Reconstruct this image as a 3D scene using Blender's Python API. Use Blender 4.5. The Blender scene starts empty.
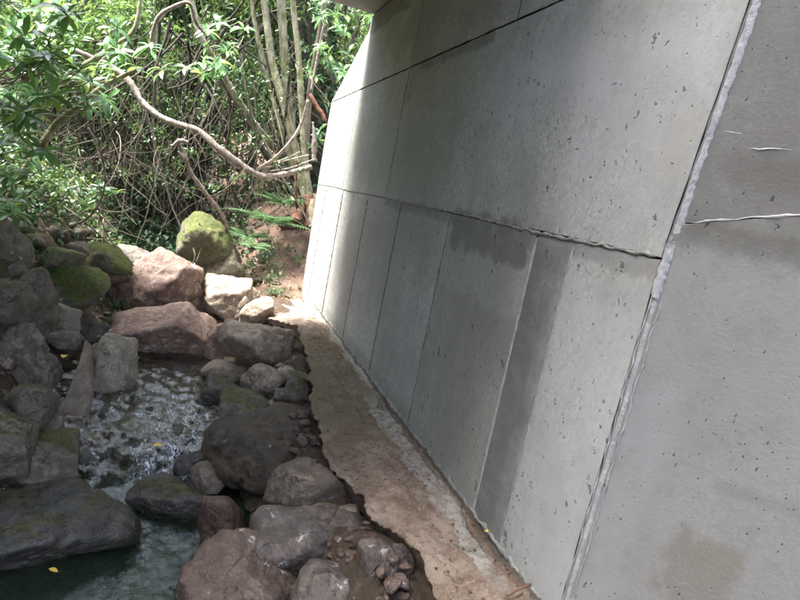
import bpy, bmesh, math, random
import numpy as np
from mathutils import Matrix, Vector
random.seed(7); rng = np.random.default_rng(7)
rad = math.radians
sc = bpy.context.scene
col = sc.collection

# ------------------------------------------------------------------ camera
FPX, PITCH, ROLL = 590.0, rad(9.7), rad(11.2)
CAM = np.array([0, 0, 2.1])
Fv = np.array([0, math.cos(PITCH), -math.sin(PITCH)])
R0 = np.array([1.0, 0, 0]); U0 = np.array([0, math.sin(PITCH), math.cos(PITCH)])
Rv = R0*math.cos(ROLL)+U0*math.sin(ROLL); Uv = -R0*math.sin(ROLL)+U0*math.cos(ROLL)
cam = bpy.data.cameras.new('camera'); camo = bpy.data.objects.new('camera', cam); col.objects.link(camo)
cam.sensor_width = 36; cam.lens = 36*FPX/800; cam.clip_start = .05; cam.clip_end = 500
m = Matrix.Identity(4)
for i in range(3):
    m[i][0] = Rv[i]; m[i][1] = Uv[i]; m[i][2] = -Fv[i]; m[i][3] = CAM[i]
camo.matrix_world = m
sc.camera = camo
def ray(px, py): return Fv*FPX+Rv*(px-400)+Uv*(300-py)
def ptY(px, py, Y):
    r = ray(px, py); return CAM+r*(Y/r[1])
def ptZ(px, py, z):
    r = ray(px, py); return CAM+r*((z-CAM[2])/r[2])

# stream frame: s runs along the abutment (away from camera), q from the wall into the stream
P0 = np.array([0.4394, 3.4884, 0.0])
D = np.array([-0.34337, 0.9392, 0]); Q = np.array([-0.9392, -0.34337, 0])
def S2W(s, q, z): return P0+D*s+Q*q+np.array([0, 0, z])
def W2S(p): d = np.array(p)-P0; return float(d@D), float(d@Q)
FRAME = Matrix(((D[0], Q[0], 0, P0[0]), (D[1], Q[1], 0, P0[1]), (0, 0, 1, 0), (0, 0, 0, 1)))

# ------------------------------------------------------------------ light
SUN_EL, SUN_DIR = rad(66), (Q*0.99+D*0.10)          # sun stands over the left bank, a little upstream
world = bpy.data.worlds.new('World'); sc.world = world; world.use_nodes = True
wn = world.node_tree; bg = wn.nodes['Background']
sky = wn.nodes.new('ShaderNodeTexSky'); sky.sky_type = 'NISHITA'; sky.sun_disc = False
sky.sun_elevation = SUN_EL; az = math.atan2(SUN_DIR[0], SUN_DIR[1]); sky.sun_rotation = az
sky.air_density = 1.0; sky.dust_density = 4.0; sky.ozone_density = .8
hs = wn.nodes.new('ShaderNodeHueSaturation'); hs.inputs['Saturation'].default_value = .8     # thin cloud veil
wn.links.new(sky.outputs[0], hs.inputs['Color']); wn.links.new(hs.outputs[0], bg.inputs[0]); bg.inputs[1].default_value = 0.15
sun = bpy.data.lights.new('sun', 'SUN'); sun.energy = 5.0; sun.angle = rad(24); sun.color = (1, .99, .975)
suno = bpy.data.objects.new('sun', sun); col.objects.link(suno)
sd = Vector(SUN_DIR).normalized()*math.cos(SUN_EL)+Vector((0, 0, math.sin(SUN_EL)))
suno.rotation_euler = sd.to_track_quat('Z', 'Y').to_euler()
vs = sc.view_settings; vs.view_transform = 'Standard'; vs.look = 'None'; vs.gamma = 1; vs.exposure = 2.7
sc.cycles.use_adaptive_sampling = True; sc.cycles.adaptive_threshold = .04; sc.cycles.adaptive_min_samples = 16; sc.cycles.use_denoising = True; sc.cycles.max_bounces = 5; sc.cycles.transparent_max_bounces = 8; sc.cycles.diffuse_bounces = 3; sc.cycles.glossy_bounces = 2; sc.cycles.transmission_bounces = 2

# ------------------------------------------------------------------ helpers
def tag(o, label=None, cat=None, group=None, kind=None):
    if label: o['label'] = label
    if cat: o['category'] = cat
    if group: o['group'] = group
    if kind: o['kind'] = kind
    return o
def empty(name, label, cat, loc=(0, 0, 0), mat=None, group=None):
    o = bpy.data.objects.new(name, None); col.objects.link(o)
    o.empty_display_size = .1
    if mat is not None: o.matrix_world = mat
    else: o.location = loc
    return tag(o, label, cat, group)
def mesh_np(name, V, F, mat, parent=None, smooth=False, tint=None, mat_world=None, world=False):
    """F: list of faces or (n,k) array"""
    me = bpy.data.meshes.new(name)
    if isinstance(F, np.ndarray):
        n, k = F.shape
        me.vertices.add(len(V)); me.vertices.foreach_set('co', np.asarray(V, dtype=np.float32).ravel())
        me.loops.add(n*k); me.loops.foreach_set('vertex_index', F.astype(np.int32).ravel())
        me.polygons.add(n); me.polygons.foreach_set('loop_start', np.arange(0, n*k, k, dtype=np.int32))
        me.update(calc_edges=True)
    else:
        me.from_pydata([tuple(v) for v in V], [], F); me.update()
    if smooth: me.polygons.foreach_set('use_smooth', np.ones(len(me.polygons), bool))
    if tint is not None:
        a = me.attributes.new('tint', 'FLOAT', 'POINT'); a.data.foreach_set('value', np.asarray(tint, dtype=np.float32))
    me.materials.append(mat)
    o = bpy.data.objects.new(name, me); col.objects.link(o)
    if parent:
        o.parent = parent
        if world: o.matrix_parent_inverse = parent.matrix_basis.inverted()
    if mat_world is not None: o.matrix_world = mat_world
    return o

# numpy gradient-ish noise
_G = np.random.default_rng(3).normal(size=(4096, 3)); _G /= np.linalg.norm(_G, axis=1)[:, None]
def _h(i, j, k): return ((i*73856093) ^ (j*19349663) ^ (k*83492791)) & 4095
def noise(P):
    P = np.asarray(P, float); I = np.floor(P).astype(np.int64); f = P-I
    u = f*f*f*(f*(f*6-15)+10); r = 0
    for a in (0, 1):
        for b in (0, 1):
            for c in (0, 1):
                g = _G[_h(I[:, 0]+a, I[:, 1]+b, I[:, 2]+c)]
                d = f-np.array([a, b, c])
                w = (u[:, 0] if a else 1-u[:, 0])*(u[:, 1] if b else 1-u[:, 1])*(u[:, 2] if c else 1-u[:, 2])
                r = r+w*(g*d).sum(1)
    return r
def fbm(P, o=4, lac=2.1, g=.5):
    P = np.asarray(P, float); a = 1; r = 0
    for i in range(o): r = r+a*noise(P+i*17.3); P = P*lac; a *= g
    return r
def sstep(a, b, x):
    t = np.clip((np.asarray(x, float)-a)/(b-a), 0, 1); return t*t*(3-2*t)

# ------------------------------------------------------------------ node helpers
class NT:
    def __init__(s, name):
        s.m = bpy.data.materials.new(name); s.m.use_nodes = True; s.t = s.m.node_tree
        s.b = s.t.nodes['Principled BSDF']; s.out = s.t.nodes['Material Output']
    def n(s, typ, **k):
        nd = s.t.nodes.new('ShaderNode'+typ)
        for a, v in k.items(): setattr(nd, a, v)
        return nd
    def l(s, a, b): s.t.links.new(a, b)
    def put(s, sock, v):
        if isinstance(v, bpy.types.NodeSocket): s.l(v, sock)
        elif isinstance(v, (tuple, list)) and sock.type == 'RGBA': sock.default_value = (*v[:3], 1)
        else: sock.default_value = v
    def math(s, op, a, b=0, clamp=False):
        nd = s.n('Math', operation=op); nd.use_clamp = clamp; s.put(nd.inputs[0], a); s.put(nd.inputs[1], b); return nd.outputs[0]
    def coord(s): return s.n('TexCoord').outputs['Object']
    def sep(s, v): nd = s.n('SeparateXYZ'); s.l(v, nd.inputs[0]); return nd.outputs
    def mapv(s, v, scale=(1, 1, 1), loc=(0, 0, 0), rot=(0, 0, 0)):
        nd = s.n('Mapping'); s.l(v, nd.inputs[0]); nd.inputs['Scale'].default_value = scale; nd.inputs['Location'].default_value = loc
        nd.inputs['Rotation'].default_value = rot; return nd.outputs[0]
    def noise(s, v, sc_, det=4, rough=.55, dist=0):
        nd = s.n('TexNoise'); s.l(v, nd.inputs['Vector']); nd.inputs['Scale'].default_value = sc_; nd.inputs['Detail'].default_value = det
        nd.inputs['Roughness'].default_value = rough; nd.inputs['Distortion'].default_value = dist; return nd.outputs[0]
    def mr(s, v, a, b, c=0, d=1, smooth=True):
        nd = s.n('MapRange', interpolation_type='SMOOTHSTEP' if smooth else 'LINEAR'); s.put(nd.inputs[0], v)
        for i, x in enumerate((a, b, c, d)): s.put(nd.inputs[i+1], x)
        return nd.outputs[0]
    def mix(s, fac, a, b, blend='MIX'):
        nd = s.n('Mix', data_type='RGBA', blend_type=blend); s.put(nd.inputs[0], fac); s.put(nd.inputs[6], a); s.put(nd.inputs[7], b); return nd.outputs[2]
    def bump(s, h, strength=.5, dist=.01, prev=None):
        nd = s.n('Bump'); nd.inputs['Strength'].default_value = strength; nd.inputs['Distance'].default_value = dist; s.l(h, nd.inputs['Height'])
        if prev is not None: s.l(prev, nd.inputs['Normal'])
        return nd.outputs[0]
    def vor(s, v, sc_, feat='F1', rnd=1):
        nd = s.n('TexVoronoi', feature=feat); s.l(v, nd.inputs['Vector']); nd.inputs['Scale'].default_value = sc_
        nd.inputs['Randomness'].default_value = rnd; return nd
    def vadd(s, v, f, amt):
        """displace coord v by scalar noise f around 0.5"""
        c = s.math('MULTIPLY', s.math('SUBTRACT', f, .5), amt)
        cb = s.n('CombineXYZ'); s.l(c, cb.inputs[0]); s.l(c, cb.inputs[1]); s.l(c, cb.inputs[2])
        nd = s.n('VectorMath', operation='ADD'); s.l(v, nd.inputs[0]); s.l(cb.outputs[0], nd.inputs[1]); return nd.outputs[0]
    def box(s, xyz, x0, x1, z0, z1, soft=.05):
        a = s.mr(xyz[0], x0-soft, x0+soft); b = s.mr(xyz[0], x1+soft, x1-soft); c = s.mr(xyz[2], z0-soft, z0+soft); d = s.mr(xyz[2], z1+soft, z1-soft)
        return s.math('MULTIPLY', s.math('MULTIPLY', a, b), s.math('MULTIPLY', c, d))
    def fin(s, colr, rough, nrm=None, spec=None):
        s.put(s.b.inputs['Base Color'], colr); s.put(s.b.inputs['Roughness'], rough)
        if nrm is not None: s.l(nrm, s.b.inputs['Normal'])
        if spec is not None: s.b.inputs['Specular IOR Level'].default_value = spec
        return s.m

def concrete(name, base, stains_and_light=(), pits=.6, rough=.8, cloud=.25, ps=(1.7, 1.7, .8)):
    """stains: (x0,x1,z0,z1,soft,distort,colour,amount)"""
    N = NT(name); v = N.coord()
    big = N.noise(v, .9, 3, .6); mid = N.noise(v, 5, 4, .65); fine = N.noise(v, 70, 1.5, .7); n30 = N.noise(v, 30, 1.5, .6)
    strk = N.noise(N.mapv(v, (7, 7, .7)), 1.6, 3, .65)
    c = N.mix(N.mr(big, .3, .7), tuple(x*(1-cloud) for x in base), tuple(x*(1+cloud*.6) for x in base))
    c = N.mix(N.mr(mid, .35, .75, 0, .35), c, tuple(x*1.25 for x in base))
    c = N.mix(N.mr(N.noise(N.mapv(v, (1, 1, .7)), 14, 5, .85, .8), .46, .62, 0, .55), c, tuple(x*.66 for x in base))
    c = N.mix(N.mr(n30, .56, .66, 0, .35), c, tuple(x*.45 for x in base))
    wsp = N.mr(N.noise(N.mapv(v, (1, 1, .6)), 48, 3, .85, .8), .50, .60, 0, .8)
    c = N.mix(N.math('MULTIPLY', wsp, N.mr(big, .45, .62)), c, tuple(x*1.6 for x in base))
    c = N.mix(N.mr(strk, .5, .8, 0, .28), c, tuple(x*.62 for x in base))
    c = N.mix(N.mr(fine, .3, .75, .0, .4), c, tuple(x*.78 for x in base))
    dn = N.noise(v, 3.2, 4, .7); dn2 = N.noise(N.mapv(v, (1, 1, .35)), 16, 3, .7)
    for (x0, x1, z0, z1, soft, dist, cc, amt) in stains_and_light:
        w = N.vadd(v, dn, dist*2.2); w = N.vadd(w, dn2, dist*.7)
        mk = N.box(N.sep(w), x0, x1, z0, z1, soft)
        mk = N.math('MULTIPLY', N.math('MULTIPLY', mk, amt), N.mr(mid, .25, .6, .6, 1))
        c = N.mix(mk, c, cc)
    h = N.math('MULTIPLY', fine, .25)
    h = N.math('ADD', h, N.math('MULTIPLY', mid, .6))
    # bug holes, slightly taller than wide, thinned out by a slow noise
    msk = N.noise(v, 1.7, 1, .6); vv = N.vadd(N.mapv(v, ps, rot=(0, .12, 0)), n30, .07)
    for scl, r, keep in ((8, .11, .35), (16, .16, .85), (38, .22, .9)):
        vo = N.vor(vv, scl)
        cs = N.sep(vo.outputs['Color'])
        sel = N.math('LESS_THAN', cs[0], N.math('MULTIPLY', N.mr(msk, .4, .65, .3, 1), keep*pits*1.5))
        rr = N.math('MULTIPLY', N.mr(cs[1], 0, 1, .35, 1), r)
        hole = N.math('MULTIPLY', sel, N.mr(N.math('DIVIDE', vo.outputs['Distance'], rr), 1.05, .7))
        c = N.mix(N.math('MULTIPLY', hole, .75), c, tuple(x*.22 for x in base))
        h = N.math('SUBTRACT', h, N.math('MULTIPLY', hole, 1.6))
    nrm = N.bump(h, .55, .006)
    return N.fin(c, N.mr(mid, .3, .8, rough-.12, rough+.1), nrm, .35)

def rockmat(name, c1, c2, c3, moss=0., lichen=.3, rough=.75, wet=0., mosscol=(.055, .075, .014)):
    N = NT(name); v0 = N.coord(); oi = N.n('ObjectInfo')
    nd = N.n('VectorMath', operation='ADD'); N.l(v0, nd.inputs[0])
    mul = N.math('MULTIPLY', oi.outputs['Random'], 37.0); cb = N.n('CombineXYZ')
    for i in range(3): N.l(mul, cb.inputs[i])
    N.l(cb.outputs[0], nd.inputs[1]); v = nd.outputs[0]
    a = N.noise(v, 3.0, 3, .62, .4); b = N.noise(v, 11, 5, .7); f = N.noise(v, 60, 2, .75)
    c = N.mix(N.mr(a, .38, .62), c1, c2)
    c = N.mix(N.mr(b, .46, .60, 0, .9), c, c3)
    c = N.mix(N.mr(f, .35, .7, 0, .55), c, tuple(x*.5 for x in c1))
    c = N.mix(N.math('MULTIPLY', oi.outputs['Random'], .25), c, (.10, .095, .09))
    cr = N.vor(N.vadd(v, b, .25), 4.5, 'DISTANCE_TO_EDGE')
    crm = N.mr(cr.outputs[0], .03, .0, 0, .5)
    crm = N.math('MULTIPLY', crm, N.mr(a, .5, .6))
    c = N.mix(crm, c, tuple(x*.25 for x in c1))
    li = N.vor(N.vadd(v, b, .3), 13); lc = N.sep(li.outputs['Color'])
    lm = N.math('MULTIPLY', N.math('LESS_THAN', lc[0], lichen*.5), N.mr(li.outputs['Distance'], .3, .17))
    lm = N.math('MULTIPLY', lm, N.mr(b, .40, .55))
    c = N.mix(N.math('MULTIPLY', lm, .75), c, (.42, .40, .37))
    h = N.math('ADD', N.math('MULTIPLY', b, 1.0), N.math('MULTIPLY', f, .35))
    h = N.math('SUBTRACT', h, N.math('MULTIPLY', crm, .8))
    if moss > 0:
        g = N.n('NewGeometry'); nz = N.sep(g.outputs['Normal'])[2]
        mm = N.math('ADD', nz, N.math('MULTIPLY', N.math('SUBTRACT', a, .5), 2.4))
        mm = N.mr(mm, 1.05-moss, 1.35-moss)
        mf = N.noise(v, 90, 2, .8)
        mc = N.mix(N.mr(mf, .35, .65), tuple(x*.45 for x in mosscol), tuple(x*1.9 for x in mosscol))
        mc = N.mix(N.mr(b, .45, .65), mc, (.12, .11, .03))
        c = N.mix(mm, c, mc); h = N.math('ADD', h, N.math('MULTIPLY', mm, N.math('MULTIPLY', mf, 1.2)))
    return N.fin(c, N.mr(b, .3, .7, rough-.15-wet*.4, rough+.1-wet*.3), N.bump(h, 1., .022), .45)

def simple(name, c1, c2, scale=6, rough=.8, bs=.4, bd=.01, stretch=(1, 1, 1)):
    N = NT(name); v = N.mapv(N.coord(), stretch)
    a = N.noise(v, scale, 6, .65); b = N.noise(v, scale*7, 4, .7)
    c = N.mix(N.mr(a, .3, .7), c1, c2); c = N.mix(N.mr(b, .35, .75, 0, .5), c, tuple(x*.5 for x in c1))
    return N.fin(c, rough, N.bump(N.math('ADD', a, N.math('MULTIPLY', b, .4)), bs, bd), .3)

def leafmat(name, dark, light, yellow=(.20, .26, .03), rough=.35, trans=.3):
    N = NT(name)
    at = N.n('Attribute', attribute_name='tint'); oi = N.n('ObjectInfo')
    r = N.math('FRACT', N.math('ADD', at.outputs['Fac'], oi.outputs['Random']))
    c = N.mix(N.mr(r, 0, .8), dark, light); c = N.mix(N.mr(r, .90, .97), c, yellow)
    N.fin(c, rough, None, .5)
    tr = N.n('BsdfTranslucent'); N.put(tr.inputs[0], N.mix(.35, c, tuple(min(1, x*1.6) for x in yellow)))
    mx = N.n('MixShader'); mx.inputs[0].default_value = trans
    N.l(N.b.outputs[0], mx.inputs[1]); N.l(tr.outputs[0], mx.inputs[2]); N.l(mx.outputs[0], N.out.inputs[0])
    return N.m

M = {}
M['rock_brown'] = rockmat('brown_stone', (.105, .075, .050), (.185, .135, .092), (.27, .21, .155), 0, .35)
M['rock_pink'] = rockmat('pinkish_stone', (.155, .085, .058), (.255, .155, .112), (.37, .27, .215), 0, .55)
M['rock_tan'] = rockmat('tan_stone', (.22, .16, .11), (.34, .265, .19), (.43, .355, .275), 0, .4)  # brown stone made lighter, light on mid-stream stones put into its colour
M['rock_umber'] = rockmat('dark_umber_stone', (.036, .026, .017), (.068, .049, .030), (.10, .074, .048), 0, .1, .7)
M['rock_wet'] = rockmat('damp_brown_stone', (.06, .036, .025), (.098, .06, .042), (.135, .09, .066), 0, .25)  # foreground stones: shade under the deck darkened into the colour
M['rock_mauve'] = rockmat('mottled_stone', (.042, .029, .022), (.082, .058, .045), (.15, .112, .09), 0, .6)
M['rock_grey'] = rockmat('grey_stone', (.085, .066, .047), (.145, .115, .085), (.225, .185, .145), 0, .3)
M['rock_dark'] = rockmat('dark_wet_stone', (.020, .017, .013), (.042, .034, .024), (.07, .057, .038), .12, .05, .55, .5, (.05, .046, .016))  # wet stone, lower-left shadow deepened through its colour
M['rock_pale'] = rockmat('pale_stone', (.20, .17, .115), (.28, .24, .175), (.36, .315, .245), .0, .3)
M['rock_moss'] = rockmat('mossy_stone', (.09, .085, .05), (.14, .13, .075), (.17, .16, .10), .95, .2, .9, 0, (.075, .095, .02))
M['rock_bank'] = rockmat('bank_stone', (.07, .054, .034), (.12, .094, .062), (.18, .145, .10), .35, .2, .8, 0, (.06, .06, .018))
M['soil'] = simple('soil', (.075, .048, .032), (.15, .095, .065), 5, .95, .8, .03)
M['bark'] = simple('bark', (.12, .10, .065), (.24, .21, .15), 9, .9, .9, .02, (1, 1, .35))
M['bark_moss'] = simple('mossy_bark', (.11, .105, .04), (.40, .385, .28), 11, .9, 1., .03, (1, 1, .5))
M['bark_grey'] = simple('grey_wood', (.17, .125, .10), (.44, .385, .335), 17, .88, 1., .02)
M['bark_red'] = simple('rotten_wood', (.10, .045, .028), (.19, .09, .055), 12, .9, .9, .02)
M['bark_dark'] = simple('dark_bark', (.035, .03, .022), (.07, .06, .045), 9, .9, .8, .02)
M['twig'] = simple('twig_bark', (.075, .062, .045), (.18, .15, .11), 4, .85, .3, .004)
M['leaf_big'] = leafmat('glossy_leaf', (.04, .11, .035), (.12, .26, .08), (.24, .33, .06), .24, .35)
M['leaf_dark'] = leafmat('ivy_leaf', (.014, .045, .018), (.035, .085, .03), (.07, .12, .03), .4, .15)
M['leaf_crown'] = leafmat('crown_leaf', (.035, .08, .025), (.09, .17, .05), (.18, .24, .06), .3, .4)
M['leaf_mid'] = leafmat('thicket_leaf', (.018, .052, .02), (.06, .125, .04), (.15, .21, .05), .33, .25)
M['fern'] = leafmat('fern_leaf', (.05, .12, .045), (.09, .17, .065), (.10, .18, .07), .5, .35)
M['moss'] = leafmat('moss_tuft', (.04, .06, .012), (.09, .12, .025), (.12, .13, .03), .9, .1)
M['dead_leaf'] = simple('dry_leaf', (.22, .13, .06), (.42, .29, .15), 9, .7, .2, .002)
M['yellow_leaf'] = simple('yellow_leaf', (.62, .40, .05), (.75, .55, .10), 20, .5, .2, .002)
M['green_litter'] = simple('fallen_green_leaf', (.12, .28, .05), (.22, .40, .10), 20, .45, .2, .002)
M['mortar'] = simple('pale_mortar', (.30, .30, .29), (.46, .46, .45), 22, .9, 1., .006)
M['mortar_grey'] = simple('grey_mortar', (.26, .25, .235), (.42, .41, .39), 14, .85, .8, .006)

G = (.32, .32, .295)
dk = (.13, .13, .118); dkg = (.16, .165, .135)
M['wall'] = concrete('wall_concrete', G, pits=1.0, ps=(.6, .6, .45), stains_and_light=(
    (-.52, .62, .3, 1.58, .03, .10, (.19, .19, .16), .55),
    (-.83, -.51, .3, 2.02, .015, .01, (.115, .113, .105), .85),
    (-.45, .55, 1.86, 2.09, .03, .12, dk, .9),
    (.5, 2.2, 1.99, 2.07, .02, .05, dk, .7),
    (-1.4, -.4, 1.98, 2.06, .015, .06, (.19, .18, .165), .75),
    (.5, 1.9, 3.16, 3.25, .02, .07, dk, .75),
    (2.6, 4.2, 3.86, 4.2, .03, .10, dk, .8),
    (.6, 4.2, .3, .62, .05, .06, dkg, .55),
    (.6, 4.1, 2.1, 3.2, .35, .3, (.21, .22, .175), .5),
    (4.5, 4.8, 1.7, 1.95, .04, .06, (.34, .27, .20), .4),
    (-1.38, -1.22, 2.35, 2.62, .03, .06, (.34, .27, .20), .35),
    (-1.4, .4, 2.7, 3.0, .12, .2, (.37, .37, .37), .5),
    (-1.4, -.83, .5, 1.9, .15, .25, (.38, .385, .39), .6),  # this and the next: light from the near opening put into the colour
    (-1.4, -.6, 2.1, 2.8, .2, .25, (.37, .375, .38), .5)))
M['core'] = simple('joint_concrete', (.03, .028, .025), (.055, .05, .045), 8, .95, .5, .01)
M['deck'] = concrete('deck_concrete', (.30, .29, .275), pits=.3)

# ------------------------------------------------------------------ terrain
def wl(s):      # water level along the stream
    return -.17+.17*sstep(.75, 1.35, s)+.02*np.clip(s-1.5, 0, 1.5)+.055*np.clip(s-3, 0, 8)
def ground(s, q):
    s = np.asarray(s, float); q = np.asarray(q, float)
    bed = wl(s)-.15
    cen = 1.75+.12*np.sin(s*.9)+.02*np.clip(s-4, 0, 6)
    right = sstep(cen-.35, .35, q)*(.42+.0*s)
    left = sstep(cen+.55, cen+1.5, q)*.95+np.clip(q-cen-1.3, 0, 20)*.42
    soil = sstep(4.9, 8.2, s)*sstep(1.5, -.4, q)*1.05+np.clip(-q, 0, 12)*.35*sstep(5.6, 6.5, s)
    hill = np.clip(s-11.5, 0, 40)*.20
    back = np.clip(-s-2.5, 0, 20)*.1
    z = bed+right+left+soil+hill+back
    z = np.maximum(z, .60*sstep(1.0, .7, q)*sstep(2.6, 1.2, s)-.30)
    z = np.where((q < .50) & (s < 5.5), np.minimum(z, .36), z)
    return z
def groundn(s, q):
    s = np.asarray(s, float).ravel(); q = np.asarray(q, float).ravel()
    P = np.stack([s, q, s*0], 1)
    n = fbm(P*1.1, 4)*.16+fbm(P*5, 3)*.035
    amp = 1+.8*sstep(2.4, 4, q)+.8*sstep(9, 14, s)
    return ground(s, q)+n*amp*sstep(-.1, .5, np.where(s > 5.6, 1, q))
ss = np.concatenate([np.arange(-40, -3, 1.5), np.arange(-3, 12, .07), np.arange(12, 24, .25), np.arange(24, 80, 2.0)])
qq = np.concatenate([np.arange(-40, -3, 1.5), np.arange(-3, 5.5, .06), np.arange(5.5, 12, .25), np.arange(12, 60, 2.0)])
SS, QQ = np.meshgrid(ss, qq, indexing='ij')
Z = groundn(SS, QQ)
V = np.stack([SS.ravel(), QQ.ravel(), Z], 1)
ni, nj = SS.shape; idx = np.arange(ni*nj).reshape(ni, nj)
Fq = np.stack([idx[:-1, :-1], idx[1:, :-1], idx[1:, 1:], idx[:-1, 1:]], -1).reshape(-1, 4)
N = NT('ground_soil'); v = N.coord(); xyz = N.sep(v)
a = N.noise(v, 2.2, 7, .68); b = N.noise(v, 18, 6, .72); f_ = N.noise(v, 80, 3, .8)
c = N.mix(N.mr(a, .35, .65), (.05, .036, .024), (.10, .068, .046)); c = N.mix(N.mr(b, .5, .7, 0, .7), c, (.15, .105, .075))
c = N.mix(N.math('MULTIPLY', N.mr(xyz[0], 4.6, 6), N.mr(xyz[1], 1.6, .3, 0, .85)), c, N.mix(N.mr(b, .3, .7), (.20, .12, .085), (.36, .25, .19)))
mossk = N.math('MULTIPLY', N.mr(a, .47, .6), N.mr(xyz[1], 2.4, 3.4))
c = N.mix(mossk, c, (.045, .055, .014)); c = N.mix(N.mr(f_, .4, .7, 0, .5), c, (.03, .022, .016))
bedc = N.mix(N.mr(b, .35, .65), (.06, .045, .032), (.16, .125, .09))
c = N.mix(N.math('MULTIPLY', N.mr(xyz[2], .02, -.06), N.mr(xyz[0], 9, 8)), c, bedc)
M['ground'] = N.fin(c, .92, N.bump(N.math('ADD', b, N.math('MULTIPLY', f_, .4)), .9, .04), .25)
g = mesh_np('ground', V, Fq, M['ground'], smooth=True, mat_world=FRAME); tag(g, 'brown stream bank soil and gravelly stream bed', kind='structure')

# ------------------------------------------------------------------ water
sw = np.arange(-3, 9.5, .022); qw = np.arange(.55, 3.0, .022)
SW, QW = np.meshgrid(sw, qw, indexing='ij'); s_, q_ = SW.ravel(), QW.ravel()
P = np.stack([s_*6, q_*9, s_*0], 1)
rap = sstep(.6, 1.0, s_)*sstep(3.4, 2.2, s_)          # rapids
amp = .011+.026*rap+.010*sstep(3, 4, s_)
Pw = np.stack([s_*5.5+noise(P*.3)*2.5, q_*11+noise(P*.35+9)*2.5, s_*0], 1)
rid = 1-2*np.abs(fbm(Pw, 3))
Zw = wl(s_)+amp*fbm(P, 3)*1.3+amp*.55*(rid-.6)
chute = np.exp(-((q_-(1.62+.10*np.sin(s_*3)))/.23)**2)*sstep(.75, 1.1, s_)*sstep(2.6, 1.6, s_)
foam = chute*sstep(.0, .5, fbm(P*1.7+5, 3)+.32)*1.2+.9*rap*sstep(.16, .4, fbm(P*1.3+50, 4))
Vw = np.stack([s_, q_, Zw], 1)
ni, nj = SW.shape; idx = np.arange(ni*nj).reshape(ni, nj)
Fw = np.stack([idx[:-1, :-1], idx[1:, :-1], idx[1:, 1:], idx[:-1, 1:]], -1).reshape(-1, 4)
N = NT('stream_water'); v = N.coord(); N.t.nodes.remove(N.b)
n1 = N.noise(N.mapv(v, (1, 1.5, 1)), 14, 4, .6, .6); n2 = N.noise(v, 55, 3, .6)
nb = N.bump(N.math('ADD', n1, N.math('MULTIPLY', n2, .25)), .5, .02)
gl = N.n('BsdfGlossy'); gl.inputs['Roughness'].default_value = .06; gl.inputs['Color'].default_value = (1, 1, 1, 1); N.l(nb, gl.inputs['Normal'])
tr = N.n('BsdfTransparent'); xyz = N.sep(v)
tr_c = N.mix(N.mr(xyz[0], .7, 1.4), (.34, .48, .36), (.62, .54, .42)); N.l(tr_c, tr.inputs[0])
df = N.n('BsdfDiffuse'); N.put(df.inputs[0], N.mix(N.mr(xyz[0], .7, 1.4), (.035, .062, .038), (.06, .045, .03)))
m0 = N.n('MixShader'); m0.inputs[0].default_value = .30; N.l(tr.outputs[0], m0.inputs[1]); N.l(df.outputs[0], m0.inputs[2])
fr = N.n('Fresnel'); fr.inputs[0].default_value = 1.33; N.l(nb, fr.inputs[1])
m1 = N.n('MixShader'); N.l(N.math('MULTIPLY', fr.outputs[0], 2.1, True), m1.inputs[0]); N.l(m0.outputs[0], m1.inputs[1]); N.l(gl.outputs[0], m1.inputs[2])
fo = N.n('BsdfDiffuse'); fo.inputs[0].default_value = (.75, .78, .8, 1)
at = N.n('Attribute', attribute_name='tint'); fm = N.math('MULTIPLY', at.outputs['Fac'], N.mr(N.noise(N.mapv(v, (.8, 1.6, 1)), 26, 6, .8, 1.5), .46, .66), True)
m2 = N.n('MixShader'); N.l(fm, m2.inputs[0]); N.l(m1.outputs[0], m2.inputs[1]); N.l(fo.outputs[0], m2.inputs[2]); N.l(m2.outputs[0], N.out.inputs[0])
M['water'] = N.m
w = mesh_np('water', Vw, Fw, M['water'], smooth=True, tint=foam, mat_world=FRAME); tag(w, 'shallow rippling stream water', kind='structure')

# ------------------------------------------------------------------ abutment wall
def panel(name, poly, mat, parent, side=1, back=-.04, front=0., gap=.006, bev=.003, jit=.0015, step=.06, label=None):
    """polygon (x,z) -> slab whose face stands at y=side*front, edges slightly uneven and bevelled"""
    c = np.mean(poly, 0); pts = []
    n = len(poly)
    for i in range(n):
        a = np.array(poly[i], float); b = np.array(poly[(i+1) % n], float)
        k = max(2, int(np.linalg.norm(b-a)/step))
        for t in range(k): pts.append(a+(b-a)*t/k)
    pts = np.array(pts)
    # inward offset
    prv = np.roll(pts, 1, 0); nxt = np.roll(pts, -1, 0); d = nxt-prv; d /= np.linalg.norm(d, axis=1)[:, None]
    area = np.sum(pts[:, 0]*nxt[:, 1]-nxt[:, 0]*pts[:, 1])
    inn = np.stack([-d[:, 1], d[:, 0]], 1)*(1 if area > 0 else -1)
    nz = rng.normal(size=len(pts))*jit
    o1 = pts+inn*(gap+nz[:, None]); o2 = pts+inn*(gap+bev+nz[:, None])
    k = len(pts); V = []
    for (o, y) in ((o1, back), (o1, front-bev), (o2, front)):
        V += [(p[0], side*y, p[1]) for p in o]
    F = []
    for r in (0, 1):
        for i in range(k):
            j = (i+1) % k; F.append((r*k+i, r*k+j, (r+1)*k+j, (r+1)*k+i))
    F.append(tuple(2*k+i for i in range(k)))
    if (area > 0) == (side > 0): F = [tuple(reversed(x)) for x in F]
    o = mesh_np(name, V, F, mat, parent)
    o.data.materials.append(M['core'])
    for i in range(k): o.data.polygons[i].material_index = 1
    bm = bmesh.new(); bm.from_mesh(o.data); bmesh.ops.recalc_face_normals(bm, faces=bm.faces); bm.to_mesh(o.data); bm.free()
    if label: o['label'] = label
    return o
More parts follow.
